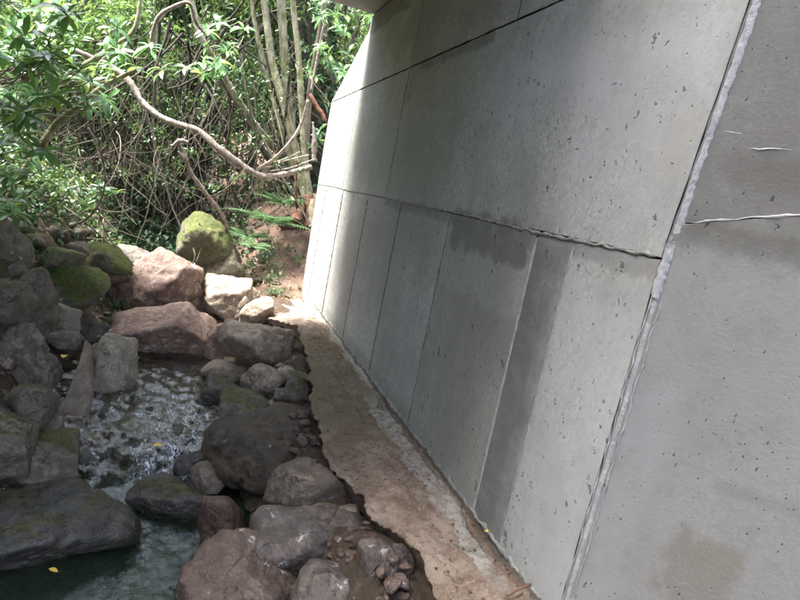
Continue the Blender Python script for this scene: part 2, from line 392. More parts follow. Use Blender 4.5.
def prism(name, poly, y0, y1, mat, parent):
    n = len(poly); V = [(p[0], y0, p[1]) for p in poly]+[(p[0], y1, p[1]) for p in poly]
    F = [tuple(range(n)), tuple(range(2*n-1, n-1, -1))]+[(i, (i+1) % n, n+(i+1) % n, n+i) for i in range(n)]
    o = mesh_np(name, V, F, mat, parent)
    bm = bmesh.new(); bm.from_mesh(o.data); bmesh.ops.recalc_face_normals(bm, faces=bm.faces); bm.to_mesh(o.data); bm.free()
    return o
SC = -1.39                                   # corner with the wing wall
wall = empty('abutment_wall', 'tall grey concrete bridge abutment wall with board joints running back along the stream', 'wall', mat=FRAME)
core = [(SC+.01, -.6), (5.60, -.6), (5.60, .5), (5.72, 2.06), (5.72, 3.22), (4.10, 3.88), (4.08, 4.09), (SC+.01, 4.09), (SC+.01, 2.08)]
prism('wall_core', core, -.9, -.022, M['core'], wall)
z1, z2, zt = 2.065, 3.24, 4.085
js = [SC, -.83, -.51, .62, 1.71, 2.80, 3.98, 5.02, None]
for i in range(8):
    a, b = js[i], js[i+1]
    off = [0, -.004, .001, .0, .002, -.001, .001, 0][i]
    if b is None: poly = [(a, .3), (5.58, .3), (5.74, z1), (a, z1)]
    else: poly = [(a, .3), (b, .3), (b, z1), (a, z1)]
    panel('panel', poly, M['wall'], wall, 1, front=off, label='dark damp narrow panel' if i == 1 else None)
ms = [SC, 2.19, 4.05, None]
for i in range(3):
    a, b = ms[i], ms[i+1]
    poly = [(a, z1), (b if b else 5.74, z1), (b if b else 5.75, z2), (a, z2)]
    panel('panel', poly, M['wall'], wall, 1, front=(.003, .001, .002)[i])
us = [SC, .24, 2.16]
panel('panel', [(us[0], z2), (us[1], z2), (us[1], zt), (us[0], zt)], M['wall'], wall, 1, front=.001)
panel('panel', [(us[1], z2), (us[2], z2), (us[2], zt), (us[1], zt)], M['wall'], wall, 1, front=.003)
panel('panel', [(us[2], z2), (5.75, z2), (5.75, 3.25), (4.11, 3.93), (4.08, zt), (us[2], zt)], M['wall'], wall, 1, front=.0)

def ridge(name, x0, x1, zf, hw, hh, mat, parent, side=1, n=None, rag=.5, seed=0, vertical=False, base=.0):
    """uneven raised seam; zf(x)=centre line; hw half width, hh height"""
    n = n or int(abs(x1-x0)/.012)+2; k = 5
    xs = np.linspace(x0, x1, n); cz = np.array([zf(x) for x in xs]); cz = cz+fbm(np.stack([xs*19, xs*0+seed+77, xs*0], 1), 3)*hw*1.2
    nz = lambda o, s: fbm(np.stack([xs*s, xs*0+o+seed, xs*0], 1), 4)
    V = []; F = []
    up = hw*(1+rag*2.2*nz(1, 14)); dn = hw*(1+rag*2.6*nz(31, 11)); hg = hh*(1+rag*1.2*nz(60, 22))
    tp = np.clip(np.minimum(np.arange(n), np.arange(n)[::-1])/4., .1, 1); up = up*tp; dn = dn*tp; hg = hg*tp
    up = np.maximum(up, hw*.15); dn = np.maximum(dn, hw*.15); hg = np.maximum(hg, hh*.15)
    for i in range(n):
        for (o, h) in ((-dn[i], -.01), (-dn[i]*.8, .75), (0, 1), (up[i]*.8, .7), (up[i], -.01)):
            hgt = base+(h*hg[i] if h > 0 else -.012)
            if vertical: V.append((cz[i]+o, side*hgt, xs[i]))
            else: V.append((xs[i], side*hgt, cz[i]+o))
    for i in range(n-1):
        for j in range(k-1): F.append((i*k+j, (i+1)*k+j, (i+1)*k+j+1, i*k+j+1))
    return mesh_np(name, V, np.array(F), mat, parent, smooth=False)
M['grime'] = simple('joint_grime', (.05, .047, .04), (.11, .105, .09), 20, .95, .5, .005)
M['seam'] = simple('seam_concrete', (.16, .155, .14), (.33, .325, .30), 16, .9, .9, .01)
ridge('construction_joint', SC+.03, 5.72, lambda x: z1+.001+.005*math.sin(x*3.1), .010, .003, M['seam'], wall, base=.001, rag=.8, seed=4)
for i, x in enumerate(js[1:3]):
    ridge('fin', .45, z1-.03, lambda t, x=x: x, .0045, .004, M['mortar_grey'], wall, vertical=True, seed=i*7, rag=.9, base=-.001)
0 and ridge('fin', 2.12, z2-.03, lambda t: ms[1]+.004*math.sin(t*9), .003, .002, M['seam'], wall, vertical=True, seed=71, rag=.9, base=-.001)
for i, x in enumerate(js[3:8]):
    ridge('fin', .45, z1-.02, lambda t, x=x: x+.002*math.sin(t*13), .003+.001*i, .003+.0014*i, M['grime'], wall, vertical=True, seed=100+i*7, rag=1.1, base=-.001)
ridge('fin', z1+.02, z2-.02, lambda t: ms[1]+.002*math.sin(t*11), .005, .0055, M['grime'], wall, vertical=True, seed=201, rag=1.1, base=-.001)
for x in us[1:]: ridge('fin', z2+.02, zt-.02, lambda t, x=x: x, .003, .004, M['grime'], wall, vertical=True, seed=211, rag=1., base=-.001)
# mortar wedge at the foot
ridge('foot_fillet', SC+.05, 4.6, lambda x: .508, .016, .006, M['seam'], wall, rag=1.3, seed=9)

# ------------------------------------------------------------------ wing wall
K = S2W(SC, 0, 0); e = np.array([.86, -.51, 0]); e /= np.linalg.norm(e)
ey = np.array([-e[1], e[0], 0])
WF = Matrix(((e[0], ey[0], 0, K[0]), (e[1], ey[1], 0, K[1]), (0, 0, 1, 0), (0, 0, 0, 1)))
def wingpt(px, py):
    r = ray(px, py); t = ((K-CAM)@ey)/(r@ey); p = CAM+r*t; return float((p-K)@e), float(p[2])
a1 = wingpt(700, 222); a2 = wingpt(800, 215); b1 = wingpt(740, 149); b2 = wingpt(784, 150); st0 = wingpt(648, 590); st1 = wingpt(745, 545)
dk1 = wingpt(715, 250)
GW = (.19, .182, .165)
M['wing'] = concrete('wing_concrete', GW, pits=.42, cloud=.18, stains_and_light=(
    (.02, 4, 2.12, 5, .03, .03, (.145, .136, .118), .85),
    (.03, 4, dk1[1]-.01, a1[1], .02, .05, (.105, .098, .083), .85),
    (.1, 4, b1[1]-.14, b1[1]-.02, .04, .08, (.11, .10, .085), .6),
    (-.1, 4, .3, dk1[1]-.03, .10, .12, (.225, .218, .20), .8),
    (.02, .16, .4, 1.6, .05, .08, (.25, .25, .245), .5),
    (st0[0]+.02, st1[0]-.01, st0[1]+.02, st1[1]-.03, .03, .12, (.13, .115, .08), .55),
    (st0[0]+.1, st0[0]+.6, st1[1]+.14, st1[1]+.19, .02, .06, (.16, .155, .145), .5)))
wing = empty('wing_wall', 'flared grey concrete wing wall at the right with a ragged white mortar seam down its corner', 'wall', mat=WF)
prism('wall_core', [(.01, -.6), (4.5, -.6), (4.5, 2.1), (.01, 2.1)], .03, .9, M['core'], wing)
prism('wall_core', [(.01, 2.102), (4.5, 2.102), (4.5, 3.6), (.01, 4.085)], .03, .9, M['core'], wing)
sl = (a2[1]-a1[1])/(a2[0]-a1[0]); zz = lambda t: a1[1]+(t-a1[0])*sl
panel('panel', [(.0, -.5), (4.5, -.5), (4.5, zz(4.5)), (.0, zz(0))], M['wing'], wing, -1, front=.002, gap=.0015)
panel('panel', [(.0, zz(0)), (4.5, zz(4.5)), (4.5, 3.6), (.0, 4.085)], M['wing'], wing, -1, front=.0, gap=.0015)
def strip(name, z0, z1_, x0f, x1f, h, mat, seed, rag=.012):
    n = int((z1_-z0)/.008); k = 6; zs = np.linspace(z0, z1_, n)
    r1 = (fbm(np.stack([zs*3, zs*0+seed, zs*0], 1), 3)*1.2+fbm(np.stack([zs*31, zs*0+seed, zs*0], 1), 4, 2.3, .75)*.8)*rag; r0 = fbm(np.stack([zs*18, zs*0+seed+9, zs*0], 1), 4)*rag*.5
    V = []; F = []
    for i, z in enumerate(zs):
        x0 = x0f(z)+r0[i]; x1 = max(x1f(z)+r1[i], x0+.006)
        for j in range(k):
            x = x0+(x1-x0)*j/(k-1); hh = h if 0 < j < k-1 else -.01
            hh += (fbm(np.array([[x*60, z*60, seed]]), 4)[0])*.0025
            V.append((x, -hh, z))
    for i in range(n-1):
        for j in range(k-1): F.append((i*k+j, i*k+j+1, (i+1)*k+j+1, (i+1)*k+j))
    return mesh_np(name, V, np.array(F), mat, wing)
o = strip('mortar_seam', 2.10, 4.0, lambda z: .002, lambda z: .036, .0025, M['mortar'], 3); o['label'] = 'broad ragged white mortar seam'
strip('mortar_seam', 1.92, 2.125, lambda z: -.004, lambda z: .030+(z-1.92)*.08, .009, M['mortar'], 14, .02)
o = strip('mortar_seam', .3, 1.93, lambda z: .006, lambda z: .034, .004, M['mortar_grey'], 25, .006)
for zc in (0.003, .04):
    ridge('fin', .3, 1.93, lambda t, zc=zc: zc+.002*math.sin(t*31)+.0015*math.sin(t*77), .0022, .007, M['mortar'], wing, side=-1, vertical=True, seed=int(zc*900), rag=1.)
ridge('mortar_ridge', .05, 1.0, lambda x: zz(x)+.002, .0045, .003, M['mortar_grey'], wing, side=-1, seed=44, rag=1.3)
sl2 = (b2[1]-b1[1])/(b2[0]-b1[0])
ridge('mortar_ridge', b1[0], b2[0], lambda x: b1[1]+(x-b1[0])*sl2, .0045, .0028, M['mortar'], wing, side=-1, seed=55, rag=1.5)
c1 = wingpt(716, 132); c2 = wingpt(734, 133)
ridge('mortar_ridge', c1[0], c2[0], lambda x: c1[1], .0045, .0028, M['mortar'], wing, side=-1, seed=65, rag=1.5)

# the corner leans back a little above the construction joint
def lean(z): return np.where(z < 2.08, .05-.027*(z-.6), .01-.092*(z-2.08))
for rt, wgt in ((wall, None), (wing, 1)):
    for ch in rt.children:
        me = ch.data; n = len(me.vertices); A = np.empty(n*3); me.vertices.foreach_get('co', A); A = A.reshape(-1, 3); fz = lean(A[:, 2])
        if wgt: A[:, 0] += fz*float(D@e); A[:, 1] += fz*float(D@ey)
        else: A[:, 0] += fz*(A[:, 0] < SC+.035)
        me.vertices.foreach_set('co', A.ravel()); me.update()

# ------------------------------------------------------------------ bridge deck
deck = empty('bridge_deck', 'underside of the concrete bridge deck at the top edge above the wall', 'bridge', mat=FRAME)
DS0, DS1 = -.62, 4.06
prism('deck_slab', [(DS0, 4.10), (DS1, 4.10), (DS1, 4.75), (DS0, 4.75)], -1.5, 7.5, M['deck'], deck)
for a in (DS0, DS1-.3): prism('parapet', [(a+.003, 4.753), (a+.297, 4.753), (a+.297, 5.6), (a+.003, 5.6)], -1.5, 7.5, M['deck'], deck)
ab2 = empty('left_abutment', 'grey concrete abutment carrying the far side of the bridge deck', 'wall', mat=FRAME)
prism('wall_face', [(DS0+.2, -.5), (2.4, -.5), (2.4, 4.095), (DS0+.2, 4.095)], 4.3, 5.6, M['deck'], ab2)

prism('wing_wall_face', [(-5.5, -.5), (DS0+.18, -.5), (DS0+.18, 5.6), (-5.5, 5.6)], 4.32, 5.4, M['deck'], ab2)  # unseen wall added left of the stream to shade the foreground

# ------------------------------------------------------------------ footing ledge
def ledge_edge(s):
    xs = [-2.5, -1.11, -.83, -.67, -.45, -.14, .09, .44, 1.14, 2.02, 3.25, 4.2, 5.2]
    ys = [.42, .42, .42, .47, .55, .57, .64, .63, .60, .47, .42, .75, 1.1]
    return np.interp(s, xs, ys)
sl_ = np.arange(-2.4, 5.1, .016); nq = 44
E_ = ledge_edge(sl_)+.05*fbm(np.stack([sl_*4.5, sl_*0, sl_*0], 1), 6, 2.1, .62)
rows = []
for j in range(nq):
    t = j/(nq-1)
    if j < nq-8: q = E_*(t/((nq-9)/(nq-1)))*.985; z = np.full_like(q, .505)
    else:
        u = (j-(nq-9))/8.0
        q = E_*.985+.018*math.sin(min(1, u*2.2)*math.pi)*1.0-.17*max(0, u-.40); z = .505-.035*u-.33*max(0, u-.35)
        z = np.full_like(E_, z)
    rows.append(np.stack([sl_, q, z], 1))
L = np.stack(rows, 1); Lf = L.reshape(-1, 3)
top = (Lf[:, 2] > .45)
nz = fbm(Lf*np.array([3, 5, 3]), 5)*.05+fbm(Lf*22, 4, 2.1, .6)*.013
Lf[:, 2] += nz*np.where(top, 1, .6)
Lf[:, 1] += np.where(top, 0, fbm(Lf*9+3, 4)*.03)
qn = Lf[:, 1]
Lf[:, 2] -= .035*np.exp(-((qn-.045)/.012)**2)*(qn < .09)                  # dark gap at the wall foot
Lf[:, 2] += .012*sstep(.30, .24, qn+.06*fbm(Lf*5+7, 3))*(qn > .07)*(Lf[:, 0] < 1.6)
Lf[:, 2] -= .10*sstep(.30, .75, qn)*top
Lf[:, 2] -= .12*sstep(3.3, 5.0, Lf[:, 0])
ni, nj = len(sl_), nq; idx = np.arange(ni*nj).reshape(ni, nj)
Fl = np.stack([idx[:-1, :-1], idx[1:, :-1], idx[1:, 1:], idx[:-1, 1:]], -1).reshape(-1, 4)
N = NT('footing_concrete'); v = N.coord(); xyz = N.sep(v)
a = N.noise(v, 3.5, 7, .68); b = N.noise(v, 17, 6, .75); f_ = N.noise(v, 70, 4, .8)
c = N.mix(N.mr(a, .38, .62), (.12, .082, .054), (.225, .168, .125)); c = N.mix(N.mr(b, .52, .62, 0, .75), c, (.10, .055, .038))
c = N.mix(N.mr(f_, .5, .7, 0, .6), c, (.33, .29, .25))
gz = N.math('MULTIPLY', N.mr(xyz[0], .0, .9), N.mr(xyz[0], 3.2, 2.6)); c = N.mix(N.math('MULTIPLY', gz, N.mr(b, .3, .6, .35, .75)), c, (.115, .10, .055))
wv = N.sep(N.vadd(N.vadd(v, a, .35), b, .08)); mk = N.math('MULTIPLY', N.math('MULTIPLY', N.mr(wv[1], .20, .185), N.mr(wv[1], .05, .07)), N.math('MULTIPLY', N.mr(wv[0], 1.3, .9), N.mr(wv[0], -1.3, -.9)))
c = N.mix(N.math('MULTIPLY', mk, N.mr(b, .38, .62, .15, .85)), c, (.30, .295, .265))
mk2 = N.math('MULTIPLY', N.mr(wv[1], .12, .07), N.mr(wv[0], 1.0, 1.6)); c = N.mix(N.math('MULTIPLY', mk2, .7), c, (.34, .33, .28))
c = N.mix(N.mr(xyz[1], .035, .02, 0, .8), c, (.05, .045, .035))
c = N.mix(N.mr(xyz[0], 2.9, 4.2, 0, .7), c, (.36, .27, .215))
M['ledge'] = N.fin(c, .9, N.bump(N.math('ADD', b, N.math('MULTIPLY', f_, .5)), .8, .014), .3)
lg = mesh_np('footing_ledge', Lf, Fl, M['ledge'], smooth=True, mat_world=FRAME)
tag(lg, 'mud-smeared rough concrete footing ledge along the foot of the abutment wall', 'ledge')

# ------------------------------------------------------------------ rocks
ICO = {}
def ico(n):
    if n not in ICO:
        bm = bmesh.new(); bmesh.ops.create_icosphere(bm, subdivisions=n, radius=1)
        ICO[n] = (np.array([v.co for v in bm.verts]), np.array([[v.index for v in f.verts] for f in bm.faces])); bm.free()
    return ICO[n]
def rock_shape(seed, lvl=5, planes=14, p=22, extra=(), flat=.0):
    r = np.random.default_rng(seed); v, F = ico(lvl); v = v/np.linalg.norm(v, axis=1)[:, None]
    n = r.normal(size=(planes, 3)); n /= np.linalg.norm(n, axis=1)[:, None]
    n = np.vstack([n, np.eye(3), -np.eye(3)]); d = np.concatenate([r.uniform(.62, 1.0, planes), np.ones(6)])
    for (nn, dd) in extra:
        nn = np.array(nn, float); n = np.vstack([n, nn/np.linalg.norm(nn)]); d = np.append(d, dd)
    dots = np.clip(v@n.T, 0, None)/d
    rr = (dots**p).sum(1)**(-1/p); V = v*rr[:, None]
    lo, hi = V.min(0), V.max(0); V = (V-(lo+hi)/2)/((hi-lo)/2)
    return V, F
RF = None
def rock(label, box, mat, base=None, Y=None, seed=0, p=26, planes=15, depth=.9, extra=(), lvl=5, rough=1., dz=0., sink=.62, name='boulder', cat='rock', yaw=0):
    """box = outline of the stone in the photo (px); stands on the ground under it unless Y (distance) is given"""
    x0, y0, x1, y1 = box; cx, cy = (x0+x1)/2, (y0+y1)/2; r = ray(cx, cy); ru = r/np.linalg.norm(r)
    sphi = -ru[2]; cphi = math.sqrt(1-sphi*sphi)
    def dims(dist):
        k = dist/(FPX/ (ru@Fv)) ; k = dist*(ru@Fv)/FPX
        a = (x1-x0)/2*k; hs = (y1-y0)/2*k; b = a*depth
        b = min(b, hs*1.1/max(sphi, .3)) if sphi > .2 else b
        cc = hs*hs-(b*sphi)**2
        if cc < (hs*.5)**2:
            cc = (hs*.5)**2; b = math.sqrt(hs*hs-cc)/max(sphi, .05)
        c = math.sqrt(cc)/cphi
        return a, b, c
    if Y is not None: dist = Y/ru[1]
    else:
        dist = 3.
        for it in range(60):
            pnt = CAM+ru*dist; a, b, c = dims(dist); s, q = W2S(pnt)
            gz = float(ground(s, q)) if base is None else base
            tz = gz+dz+c*sink
            err = pnt[2]-tz; dist += err*.6
            dist = max(.8, min(dist, 40))
    pnt = CAM+ru*dist; a, b, c = dims(dist)
    V, F = rock_shape(seed, lvl, planes, p, extra)
    V = V*np.array([a, b, c])
    nrm = V/np.linalg.norm(V, axis=1)[:, None]; sz = (a*b*c)**(1/3)
    dd = fbm(V/sz*1.3+seed*3.1, 4)*.15*sz - (np.abs(fbm(V/sz*2.6+seed*1.7, 5))-.2)*.13*sz*rough+fbm(V/sz*9+seed, 4)*.035*sz*rough+fbm(V*30+seed, 3)*.006
    V = V+nrm*dd[:, None]
    # rotate so local x is screen-right on the ground plane
    yw = math.atan2(-ru[0], ru[1])+yaw
    o = mesh_np(name, V, F, mat, smooth=True)
    o.location = pnt; o.rotation_euler = (0, 0, yw)
    tag(o, label, cat); return o
RB, RP, RG, RD, RL, RM, RK = (M['rock_'+k] for k in ('brown', 'pink', 'grey', 'dark', 'pale', 'moss', 'bank'))
R_ = rock
R_('reddish brown boulder with pale lichen specks at the bottom edge of the photo', (180, 543, 302, 660), M['rock_wet'], seed=11, p=14, sink=.4, extra=(((-.2, -.3, .9), .62),), base=-.1)
R_('upright rounded brown boulder standing in the water behind the lichen specked boulder', (197, 493, 246, 562), M['rock_wet'], seed=12, p=8, base=-.15)
R_('broad mottled purplish brown boulder with pale lichen beside the footing ledge', (250, 508, 366, 582), M['rock_mauve'], seed=13, p=14, depth=.8, base=.06, extra=(((0, -.2, 1), .6),))
R_('low rounded grey brown stone cut off by the bottom edge beside the ledge', (288, 569, 380, 640), M['rock_mauve'], seed=14, p=9, base=.10)
R_('brown boulder with a peaked top behind the mottled purplish boulder', (266, 456, 350, 520), RB, seed=15, p=18, base=.12)
R_('small dull grey stone leaning on the peaked brown boulder', (304, 487, 338, 514), RG, seed=16, base=.18, lvl=4, name='stone')
R_('smooth pale grey cobble tucked under the ledge edge', (331, 502, 359, 528), RL, seed=17, p=7, base=.2, lvl=4, name='cobble')
R_('little brown pebble between grey cobble and ledge', (337, 482, 355, 503), RB, seed=18, p=7, base=.2, lvl=4, name='cobble')
R_('round dark grey boulder wedged against the ledge near the bottom edge', (355, 538, 414, 594), M['rock_mauve'], seed=19, p=9, base=.29, sink=.4)
R_('small brown stone below the round dark grey boulder', (394, 577, 418, 600), RB, seed=20, base=.24, lvl=4, name='stone')
R_('small angular stone between the two bottom grey stones', (325, 560, 358, 580), RK, seed=43, base=.22, lvl=4, name='stone')
R_('huge dark brown boulder in the shade left of the footing ledge', (200, 408, 338, 492), M['rock_umber'], seed=21, p=12, base=-.05, depth=1.1, extra=(((-.5, -.6, .2), .55), ((.1, -.3, 1), .55)))
R_('very large black boulder with an olive topped back at the lower left', (-40, 482, 132, 572), RD, seed=22, p=15, base=-.22, depth=.8, extra=(((.1, -.75, -.25), .5), ((0, .1, 1), .65)))
R_('flat dark slab of rock half under water right of the olive topped boulder', (128, 479, 206, 518), RD, seed=23, p=18, base=-.2, depth=.7)
R_('squared dark brown boulder at the left edge above the olive topped boulder', (8, 437, 74, 494), RK, seed=24, p=24, planes=8, base=-.1)
R_('grooved olive brown boulder in the left corner behind the squared boulder', (-30, 405, 34, 470), RK, seed=25, base=.1)
R_('flat grey green slab stone resting on the huge dark boulder', (219, 394, 283, 432), RK, seed=26, p=24, planes=8, base=.06, depth=.7)
R_('rounded dark purple brown stone at the water edge by the flat slab stone', (200, 377, 244, 414), RD, seed=27, p=10, base=-.05)
R_('low reddish stone lying in the shallows left of the rounded dark stone', (193, 404, 226, 421), RB, seed=28, base=-.08, lvl=4)
R_('round tan brown boulder right of the stream in the shade edge', (242, 364, 284, 402), M['rock_tan'], seed=29, p=10, base=.12)
R_('small knobbly brown stone touching the round tan brown boulder', (276, 366, 298, 390), M['rock_tan'], seed=30, base=.2, lvl=4, name='stone')
R_('dark green brown angular rock against the ledge, upper one', (284, 352, 313, 380), RK, seed=31, base=.28, lvl=4)
R_('dark green brown blocky rock against the ledge, lower one', (285, 375, 315, 402), RK, seed=32, base=.24, lvl=4)
R_('small dark stone at the foot of the blocky ledge rock', (274, 388, 294, 404), RG, seed=33, base=.2, lvl=4, name='stone')
R_('large flat topped tan boulder with its underside in shade, mid right of the stream', (220, 324, 294, 371), M['rock_tan'], seed=34, p=18, depth=.85, base=.15, extra=(((0, .1, 1), .6), ((-.5, -.6, -.5), .6)))
R_('angular brown stone on the dirt right above the flat topped tan boulder', (241, 297, 275, 328), M['rock_tan'], seed=35, p=22, planes=9, base=.28)
R_('pale yellowish blocky boulder in the light beside the big pink boulder', (201, 277, 248, 320), M['rock_tan'], seed=36, p=24, planes=9, base=.18)
R_('brownish wedge shaped stone right of the pale blocky boulder', (229, 286, 264, 318), M['rock_tan'], seed=37, p=22, planes=8, base=.24)
R_('largest pinkish brown boulder with a sunlit whitish top, mid left', (107, 249, 211, 328), RP, seed=38, p=34, rough=1.4, depth=.85, base=.04, extra=(((-.75, -.45, .6), .55), ((.5, 0, .9), .75)))
R_('smooth salmon coloured boulder with lit sloping top and black shaded front over the water', (115, 302, 218, 362), RP, seed=39, p=30, planes=7, depth=.75, base=.0, rough=.5, extra=(((-.55, -.25, .9), .42), ((.1, -.95, -.3), .36), ((.75, -.35, .65), .5)))
R_('low pinkish stone hidden under the left end of the salmon boulder', (113, 318, 150, 346), RP, seed=40, base=-.02, lvl=4)
R_('angular grey boulder streaked white by the left water edge', (86, 338, 136, 404), RL, seed=41, p=16, base=-.05, extra=(((.2, -.2, 1), .6),))  # pale stone colour stands in for its white water sheen
R_('narrow whitish flat stone behind the wooden plank', (85, 343, 101, 368), RL, seed=42, lvl=4, p=9, base=.12, name='stone')
R_('wet pale pink stone between salmon boulder and tan boulder', (205, 322, 236, 366), RP, seed=44, base=.02, lvl=4)
R_('flat brown stone under the front of the flat topped tan boulder', (202, 360, 246, 384), M['rock_tan'], seed=45, base=.02, lvl=4)
R_('rounded bright green mossy boulder on the left bank', (36, 262, 106, 314), RM, seed=46, p=9, base=.35)
R_('pale slanting slab stone below the green mossy boulder', (42, 302, 78, 334), RL, seed=47, p=20, planes=8, base=.25, lvl=4)
R_('pale grey stone near the leaf litter above the plank', (46, 328, 82, 348), RG, seed=48, base=.18, lvl=4)
R_('wet grey ledge rock with water trickling over it behind the grey boulder', (74, 316, 112, 346), RG, seed=49, base=.02, lvl=4)
R_('tall moss covered boulder with sticks across it in the background', (179, 215, 232, 266), RM, seed=50, p=8, planes=7, base=.7, extra=(((-.8, -.3, .6), .75),))
R_('low mossy flat rock in the background at far left', (44, 248, 84, 272), RM, seed=51, lvl=4, base=.75)
R_('mossy olive rock behind the pink boulder, left of centre', (86, 243, 130, 272), RM, seed=52, lvl=4, base=.6)
R_('grey background rock between mossy rock and pink boulder', (118, 248, 158, 270), RG, seed=53, lvl=4, base=.55)
R_('small grey cube-like stone under the hanging vines', (68, 240, 88, 256), RG, seed=54, lvl=4, base=.85, name='stone')
R_('brown rock under the right flank of the mossy stick-crossed boulder', (206, 248, 246, 280), RK, seed=55, lvl=4, base=.5)
R_('pinkish flat stone in the gap behind the big pink boulder', (100, 268, 128, 286), RP, seed=56, lvl=4, base=.4)
R_('rusty brown stone with root at the foot of the tree stump', (279, 214, 304, 232), M['rock_brown'], seed=57, lvl=4, Y=10.2, name='stone')
# left bank stack
R_('tall leaning grey brown rock at the left edge, top of the bank stack', (-42, 214, 30, 300), RK, Y=5.3, seed=60, p=18)
R_('rounded grey brown bank rock jutting out above the leaf litter', (10, 268, 56, 350), RK, Y=5.0, seed=61, p=12)
R_('dark mossy bank rock below the leaning edge rock', (-34, 276, 38, 360), RK, Y=4.8, seed=62)
R_('grey crumbly bank rock in the middle of the left stack', (-6, 326, 58, 400), RG, Y=4.6, seed=63, rough=1.8)
R_('mossy brown rock at the left edge near the foot of the stack', (-42, 335, 24, 420), RK, Y=4.4, seed=64)
R_('small olive stone at the foot of the left bank stack', (8, 378, 56, 428), RK, base=.25, seed=65, lvl=4)
R_('long dark bank rock beside the foot of the plank', (4, 406, 60, 450), RK, base=.05, seed=66, lvl=4)
# stones in the stream
for i, (lab, bx_) in enumerate((
    ('largest dark pointed stone in the stream below the plank', (74, 428, 108, 452)),
    ('flat dark stone in the stream left of the pointed stone', (76, 450, 100, 470)),
    ('little black stone between the two dark stream stones', (92, 444, 112, 462)),
    ('half sunk black stone left of the yellow leaf in the rapids', (108, 420, 150, 446)),
    ('small dark stone at the outflow beside the huge dark boulder', (176, 452, 204, 478)),
    ('dark stone breaking the water in front of the rounded dark stone', (168, 426, 196, 446)),
    ('rust brown stone at the water edge under the huge dark boulder', (190, 462, 226, 492)),
    ('brown stone in the water left of the flat reddish shallows stone', (150, 392, 172, 404)))):
    R_(lab, bx_, RD if i != 6 else RB, base=(-.14 if i in (0, 1, 2, 3, 4, 6) else -.1), seed=80+i, lvl=4, name='stone', rough=1.3)

# gravel and rubble
def scatter_rocks(name, label, pts, sizes, mat, seed, lvl=1, squash=.65):
    r = np.random.default_rng(seed); base = [rock_shape(1000+seed+k, lvl, 10, 34) for k in range(6)]
    VV = []; FF = []; off = 0; T = []
    for i, (p, s) in enumerate(zip(pts, sizes)):
        v, F = base[r.integers(6)]; a = r.uniform(0, 6.28); c_, s__ = math.cos(a), math.sin(a)
        sc3 = s*np.array([1, r.uniform(.6, 1), squash*r.uniform(.7, 1.1)])
        w = v*sc3; w = np.stack([w[:, 0]*c_-w[:, 1]*s__, w[:, 0]*s__+w[:, 1]*c_, w[:, 2]], 1)+p
        VV.append(w); FF.append(F+off); off += len(v)
    o = mesh_np(name, np.vstack(VV), np.vstack(FF), mat, smooth=True); tag(o, label, kind='stuff'); return o
def gz_pts(n, s0, s1, q0, q1, r, lift=0):
    s = r.uniform(s0, s1, n); q = r.uniform(q0, q1, n); z = groundn(s, q)
    return np.stack([S2W(a, b, c+lift) for a, b, c in zip(s, q, z)])
r = np.random.default_rng(5)
scatter_rocks('gravel', 'gravel and pebbles on the stream bed and banks', gz_pts(5200, -1.5, 7, .5, 2.9, r, -.008), r.uniform(.008, .034, 5200), M['rock_wet'], 5, 2)
scatter_rocks('rubble', 'loose brown fist sized stones between the boulders', gz_pts(170, -1.2, 6, .65, 2.9, r, .0), r.uniform(.04, .10, 170), RB, 6, 3)
scatter_rocks('rubble', 'loose brown stones on the left bank slope', gz_pts(260, 2.5, 8, 2.7, 5.5, r, .0), r.uniform(.04, .15, 260), RK, 17, 3)
scatter_rocks('rubble', 'loose brown stones on the bank slope beyond the boulders', gz_pts(420, 5, 12, .4, 5, r, .0), r.uniform(.05, .16, 420), RK, 7, 3)
n = 80; s = r.uniform(-1.4, 1.3, n); q = ledge_edge(s)+r.uniform(.02, .22, n)
scatter_rocks('rubble', 'small stones packed against the outer edge of the footing ledge', np.stack([S2W(a, b, float(groundn([a], [b])[0])+r.uniform(-.01, .06)) for a, b in zip(s, q)]), r.uniform(.015, .05, n), M['rock_wet'], 18, 3)
# crumbs on the ledge
n = 600; s = r.uniform(-1.5, 4.6, n); q = ledge_edge(s)*r.uniform(.02, .95, n)**1.0
pc = np.stack([S2W(a, b, .512-.10*float(sstep(.3, .75, b))-.12*float(sstep(3.3, 5, a))) for a, b in zip(s, q)])
scatter_rocks('dirt_crumbs', 'crumbs of dirt and mortar on the footing ledge', pc, r.uniform(.003, .010, n), M['soil'], 8, 1)

# ------------------------------------------------------------------ wooden plank upright in the bank
def slab_px(name, label, cat, pts, thick, mat):
    """pts: (px,py,z) outline"""
    A = np.array([ptY(a, b, c) for a, b, c in pts]); nrm = np.cross(A[1]-A[0], A[-1]-A[0]); nrm /= np.linalg.norm(nrm)
    c = A.mean(0); k = len(A); V = list(A-c)+list(A-c+nrm*thick)
    F = [tuple(range(k)), tuple(range(2*k-1, k-1, -1))]+[(i, (i+1) % k, k+(i+1) % k, k+i) for i in range(k)]
    o = mesh_np(name, V, F, mat); o.location = c
    bm = bmesh.new(); bm.from_mesh(o.data); bmesh.ops.recalc_face_normals(bm, faces=bm.faces)
    bmesh.ops.bevel(bm, geom=bm.edges[:], offset=.004, segments=2, affect='EDGES'); bm.to_mesh(o.data); bm.free()
    return tag(o, label, cat)
M['plank'] = simple('weathered_wood', (.11, .085, .06), (.22, .18, .14), 10, .8, .5, .006, (1, 1, .2))
slab_px('plank', 'grey brown tapering wooden plank standing up between stream and left bank', 'plank',
        [(34, 458, 3.98), (40, 430, 4.1), (66, 396, 4.32), (79, 362, 4.55), (85, 339, 4.72), (90, 344, 4.68), (91, 392, 4.36), (85, 425, 4.16), (76, 460, 3.98)], .05, M['plank'])

